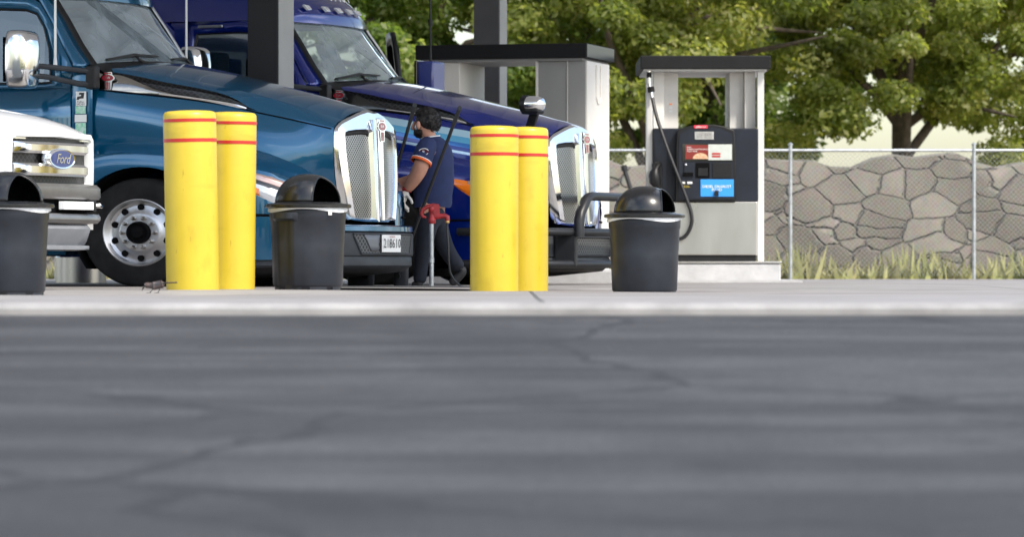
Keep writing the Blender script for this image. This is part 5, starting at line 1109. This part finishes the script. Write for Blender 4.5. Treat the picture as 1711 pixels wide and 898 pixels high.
        if s < 0:
            c = g3(709, 255.5, -.225 - 17.6 * k); xd = Vector((.97, -.1, 0)); yd = Vector((.12, -.12, .98))
            text('patch_letter', 'R', .040, c + Vector((0, -.006, 0)), xd * 1.2, yd, MT['whiteink'], o)
            ov = [c + xd * .052 * math.cos(t) + yd * .034 * math.sin(t) for t in np.linspace(0, 2 * math.pi, 28, endpoint=False)]; MB().prism(ov, (0, .004, 0)).build('patch', mat('patch_maroon', (.09, .012, .03), .8), o, ang=0)
            for a0_, a1_ in ((.35, 2.8), (3.5, 5.9)): MB().tube([c + Vector((0, -.003, 0)) + xd * .050 * math.cos(t) + yd * .034 * math.sin(t) for t in np.linspace(a0_, a1_, 14)], .004, 5).build('patch_border', MT['whiteink'], o)
    # trousers: hips and two legs as one skin
    JT = [q(722, 350, 0, 29, 23), q(722, 338, 0, 28, 23), q(717, 366, -.10, 20, 19), q(712, 392, -.11, 17, 16), q(706, 422, -.11, 15, 14.5), q(704, 445, -.10, 12.5), q(701, 476, -.11, 12, 11.5), q(727, 366, .10, 20, 19), q(736, 394, .12, 17, 16), q(746, 420, .13, 15, 14.5), q(759, 438, .13, 13.5), q(771, 453, .13, 12.5, 12)]
    skin('trousers', JT, [(0, 1), (0, 2), (2, 3), (3, 4), (4, 5), (5, 6), (0, 7), (7, 8), (8, 9), (9, 10), (10, 11)], MT['jeans'], root)
    for a, b, c, e in (((702, 466, -.11), (700, 477, -.11), (688, 479, -.12), 1), ((768, 446, .13), (775, 455, .13), (752, 476, .12), 1)):
        JB = [q(*a, 9.5, 9.5), q(*b, 8, 8.5), q((b[0] + c[0]) / 2, (b[1] + c[1]) / 2 - .5, b[2], 7.2, 8.5), q(*c, 4.6, 7)]; skin('boot', JB, [(0, 1), (1, 2), (2, 3)], MT['boot'], root)
    # work gloves: palm, four bent fingers and a thumb in one skin each
    for wx, wy, wd, s in ((679, 320, -.16, 1), (652, 308, .08, -1)):
        Q = lambda dx, dy, dd, *r: q(wx + dx, wy + dy, wd + dd, *r)
        JG = [Q(0, -1, 0, 7.5, 8), Q(-2, 8, 0, 8, 5.5), Q(-4, 17, 0, 8, 5)]; EG = [(0, 1), (1, 2)]
        for i, (dd, L_) in enumerate(((-.045, 13), (-.015, 16), (.015, 15), (.043, 11))):
            b0 = len(JG); JG += [Q(-4, 19, dd, 2.4), Q(-3 + .5 * i, 19 + L_ * .45, dd * 1.1, 2.2), Q(1 + .5 * i, 19 + L_ * .8, dd * 1.1, 2.0), Q(5, 19 + L_, dd * 1.05, 1.6)]; EG += [(2, b0), (b0, b0 + 1), (b0 + 1, b0 + 2), (b0 + 2, b0 + 3)]
        b0 = len(JG); JG += [Q(4, 9, -.05, 2.8), Q(9, 15, -.075, 2.5), Q(11, 22, -.075, 1.9)]; EG += [(1, b0), (b0, b0 + 1), (b0 + 1, b0 + 2)]
        gl = skin('glove', JG, EG, MT['glove'], root)
        MB().tube([Vector(Q(2.2, -4, 0)), Vector(Q(.8, 0, 0))], 8.6 * k, 18, cap=False).build('glove_cuff', MT['redpaint'], gl, ang=180, solid=.006)
man()
# ================================================================== BIRD
def bird():
    Y = 28.2; k = Y / F_; p = at(263, 490, Y); root = thing('bird', 'small brown and black bird pecking at the concrete beside the yellow bollard', 'bird', p)
    q = lambda x, y, d, *r: ((x - 263) * k, d, (490 - y) * k, *[a * k for a in r])
    J = [q(264, 477, 0, 8, 7), q(270, 475.5, 0, 6.6, 6), q(276, 474.2, 0, 3.6, 3.4), q(257, 478, 0, 7.4, 6.6), q(250, 477.5, 0, 5.2, 4.8), q(244.5, 477, 0, 6.4, 5.8), q(241.3, 478.5, 0, 4.2, 4)]
    b = skin('body', J, [(0, 1), (1, 2), (0, 3), (3, 4), (4, 5), (5, 6)], MT['bird'], root)
    g3 = lambda *a: Vector(q(*a)[:3])
    MB().tube([g3(240.5, 479.5, 0), g3(238.5, 483, 0), g3(237.3, 486, 0)], [.0085, .005, .001], 8).build('beak', MT['ink'], b)
    MB().lathe([(.001, .003), (.003, 0), (.001, -.003)], g3(242.6, 476.2, -.0165), 8).build('eye', MT['clear'], b)
    g = MB(); g.grid([[g3(x, y - h_, d) for d in (-w * k, 0, w * k)] for x, y, w, h_ in ((272, 474, 2.2, 1.2), (280, 473.6, 2.0, .6), (288, 473, 2.6, .4), (296, 472.6, 2.9, .2))]); g.build('tail', mat('tail_feathers', (.03, .018, .016), .6), b, solid=.010, off=0)
    for s in (1, -1):
        g = MB(); rows = []
        for x, y, a in ((256, 475, 1.2), (261, 474.5, 3.2), (267, 474, 3.2), (273, 473.6, 2.0), (279, 473.2, .5)): rows.append([g3(x, y - a * .6, s * .024), g3(x, y + a * .2, s * (.034 if x < 272 else .020)), g3(x, y + a, s * (.028 if x < 272 else .016))])
        g.grid(rows); g.build('wing', mat('wing_feathers', (.022, .024, .032), .5, var=.3, vscale=60), b, ang=180, solid=.003, off=0)
    for top, kn, ft, d in (((257, 481, -.012), (255.5, 484.5, -.014), (250.5, 489.4, -.02), -1), ((266, 481, .012), (266.3, 484.5, .014), (263.5, 489.4, .018), 1)):
        g = MB(); g.tube([g3(*top), g3(*kn)], [.006, .0035], 6); g.tube([g3(*kn), g3(*ft)], .0028, 6)
        for dx in (-6, -4.5, 2.5): g.tube([g3(*ft), g3(ft[0] + dx, 489.8, ft[2] + (.012 if dx == -4.5 else 0))], [.0024, .0014], 5)
        g.build('leg', MT['ink'], b)
bird()
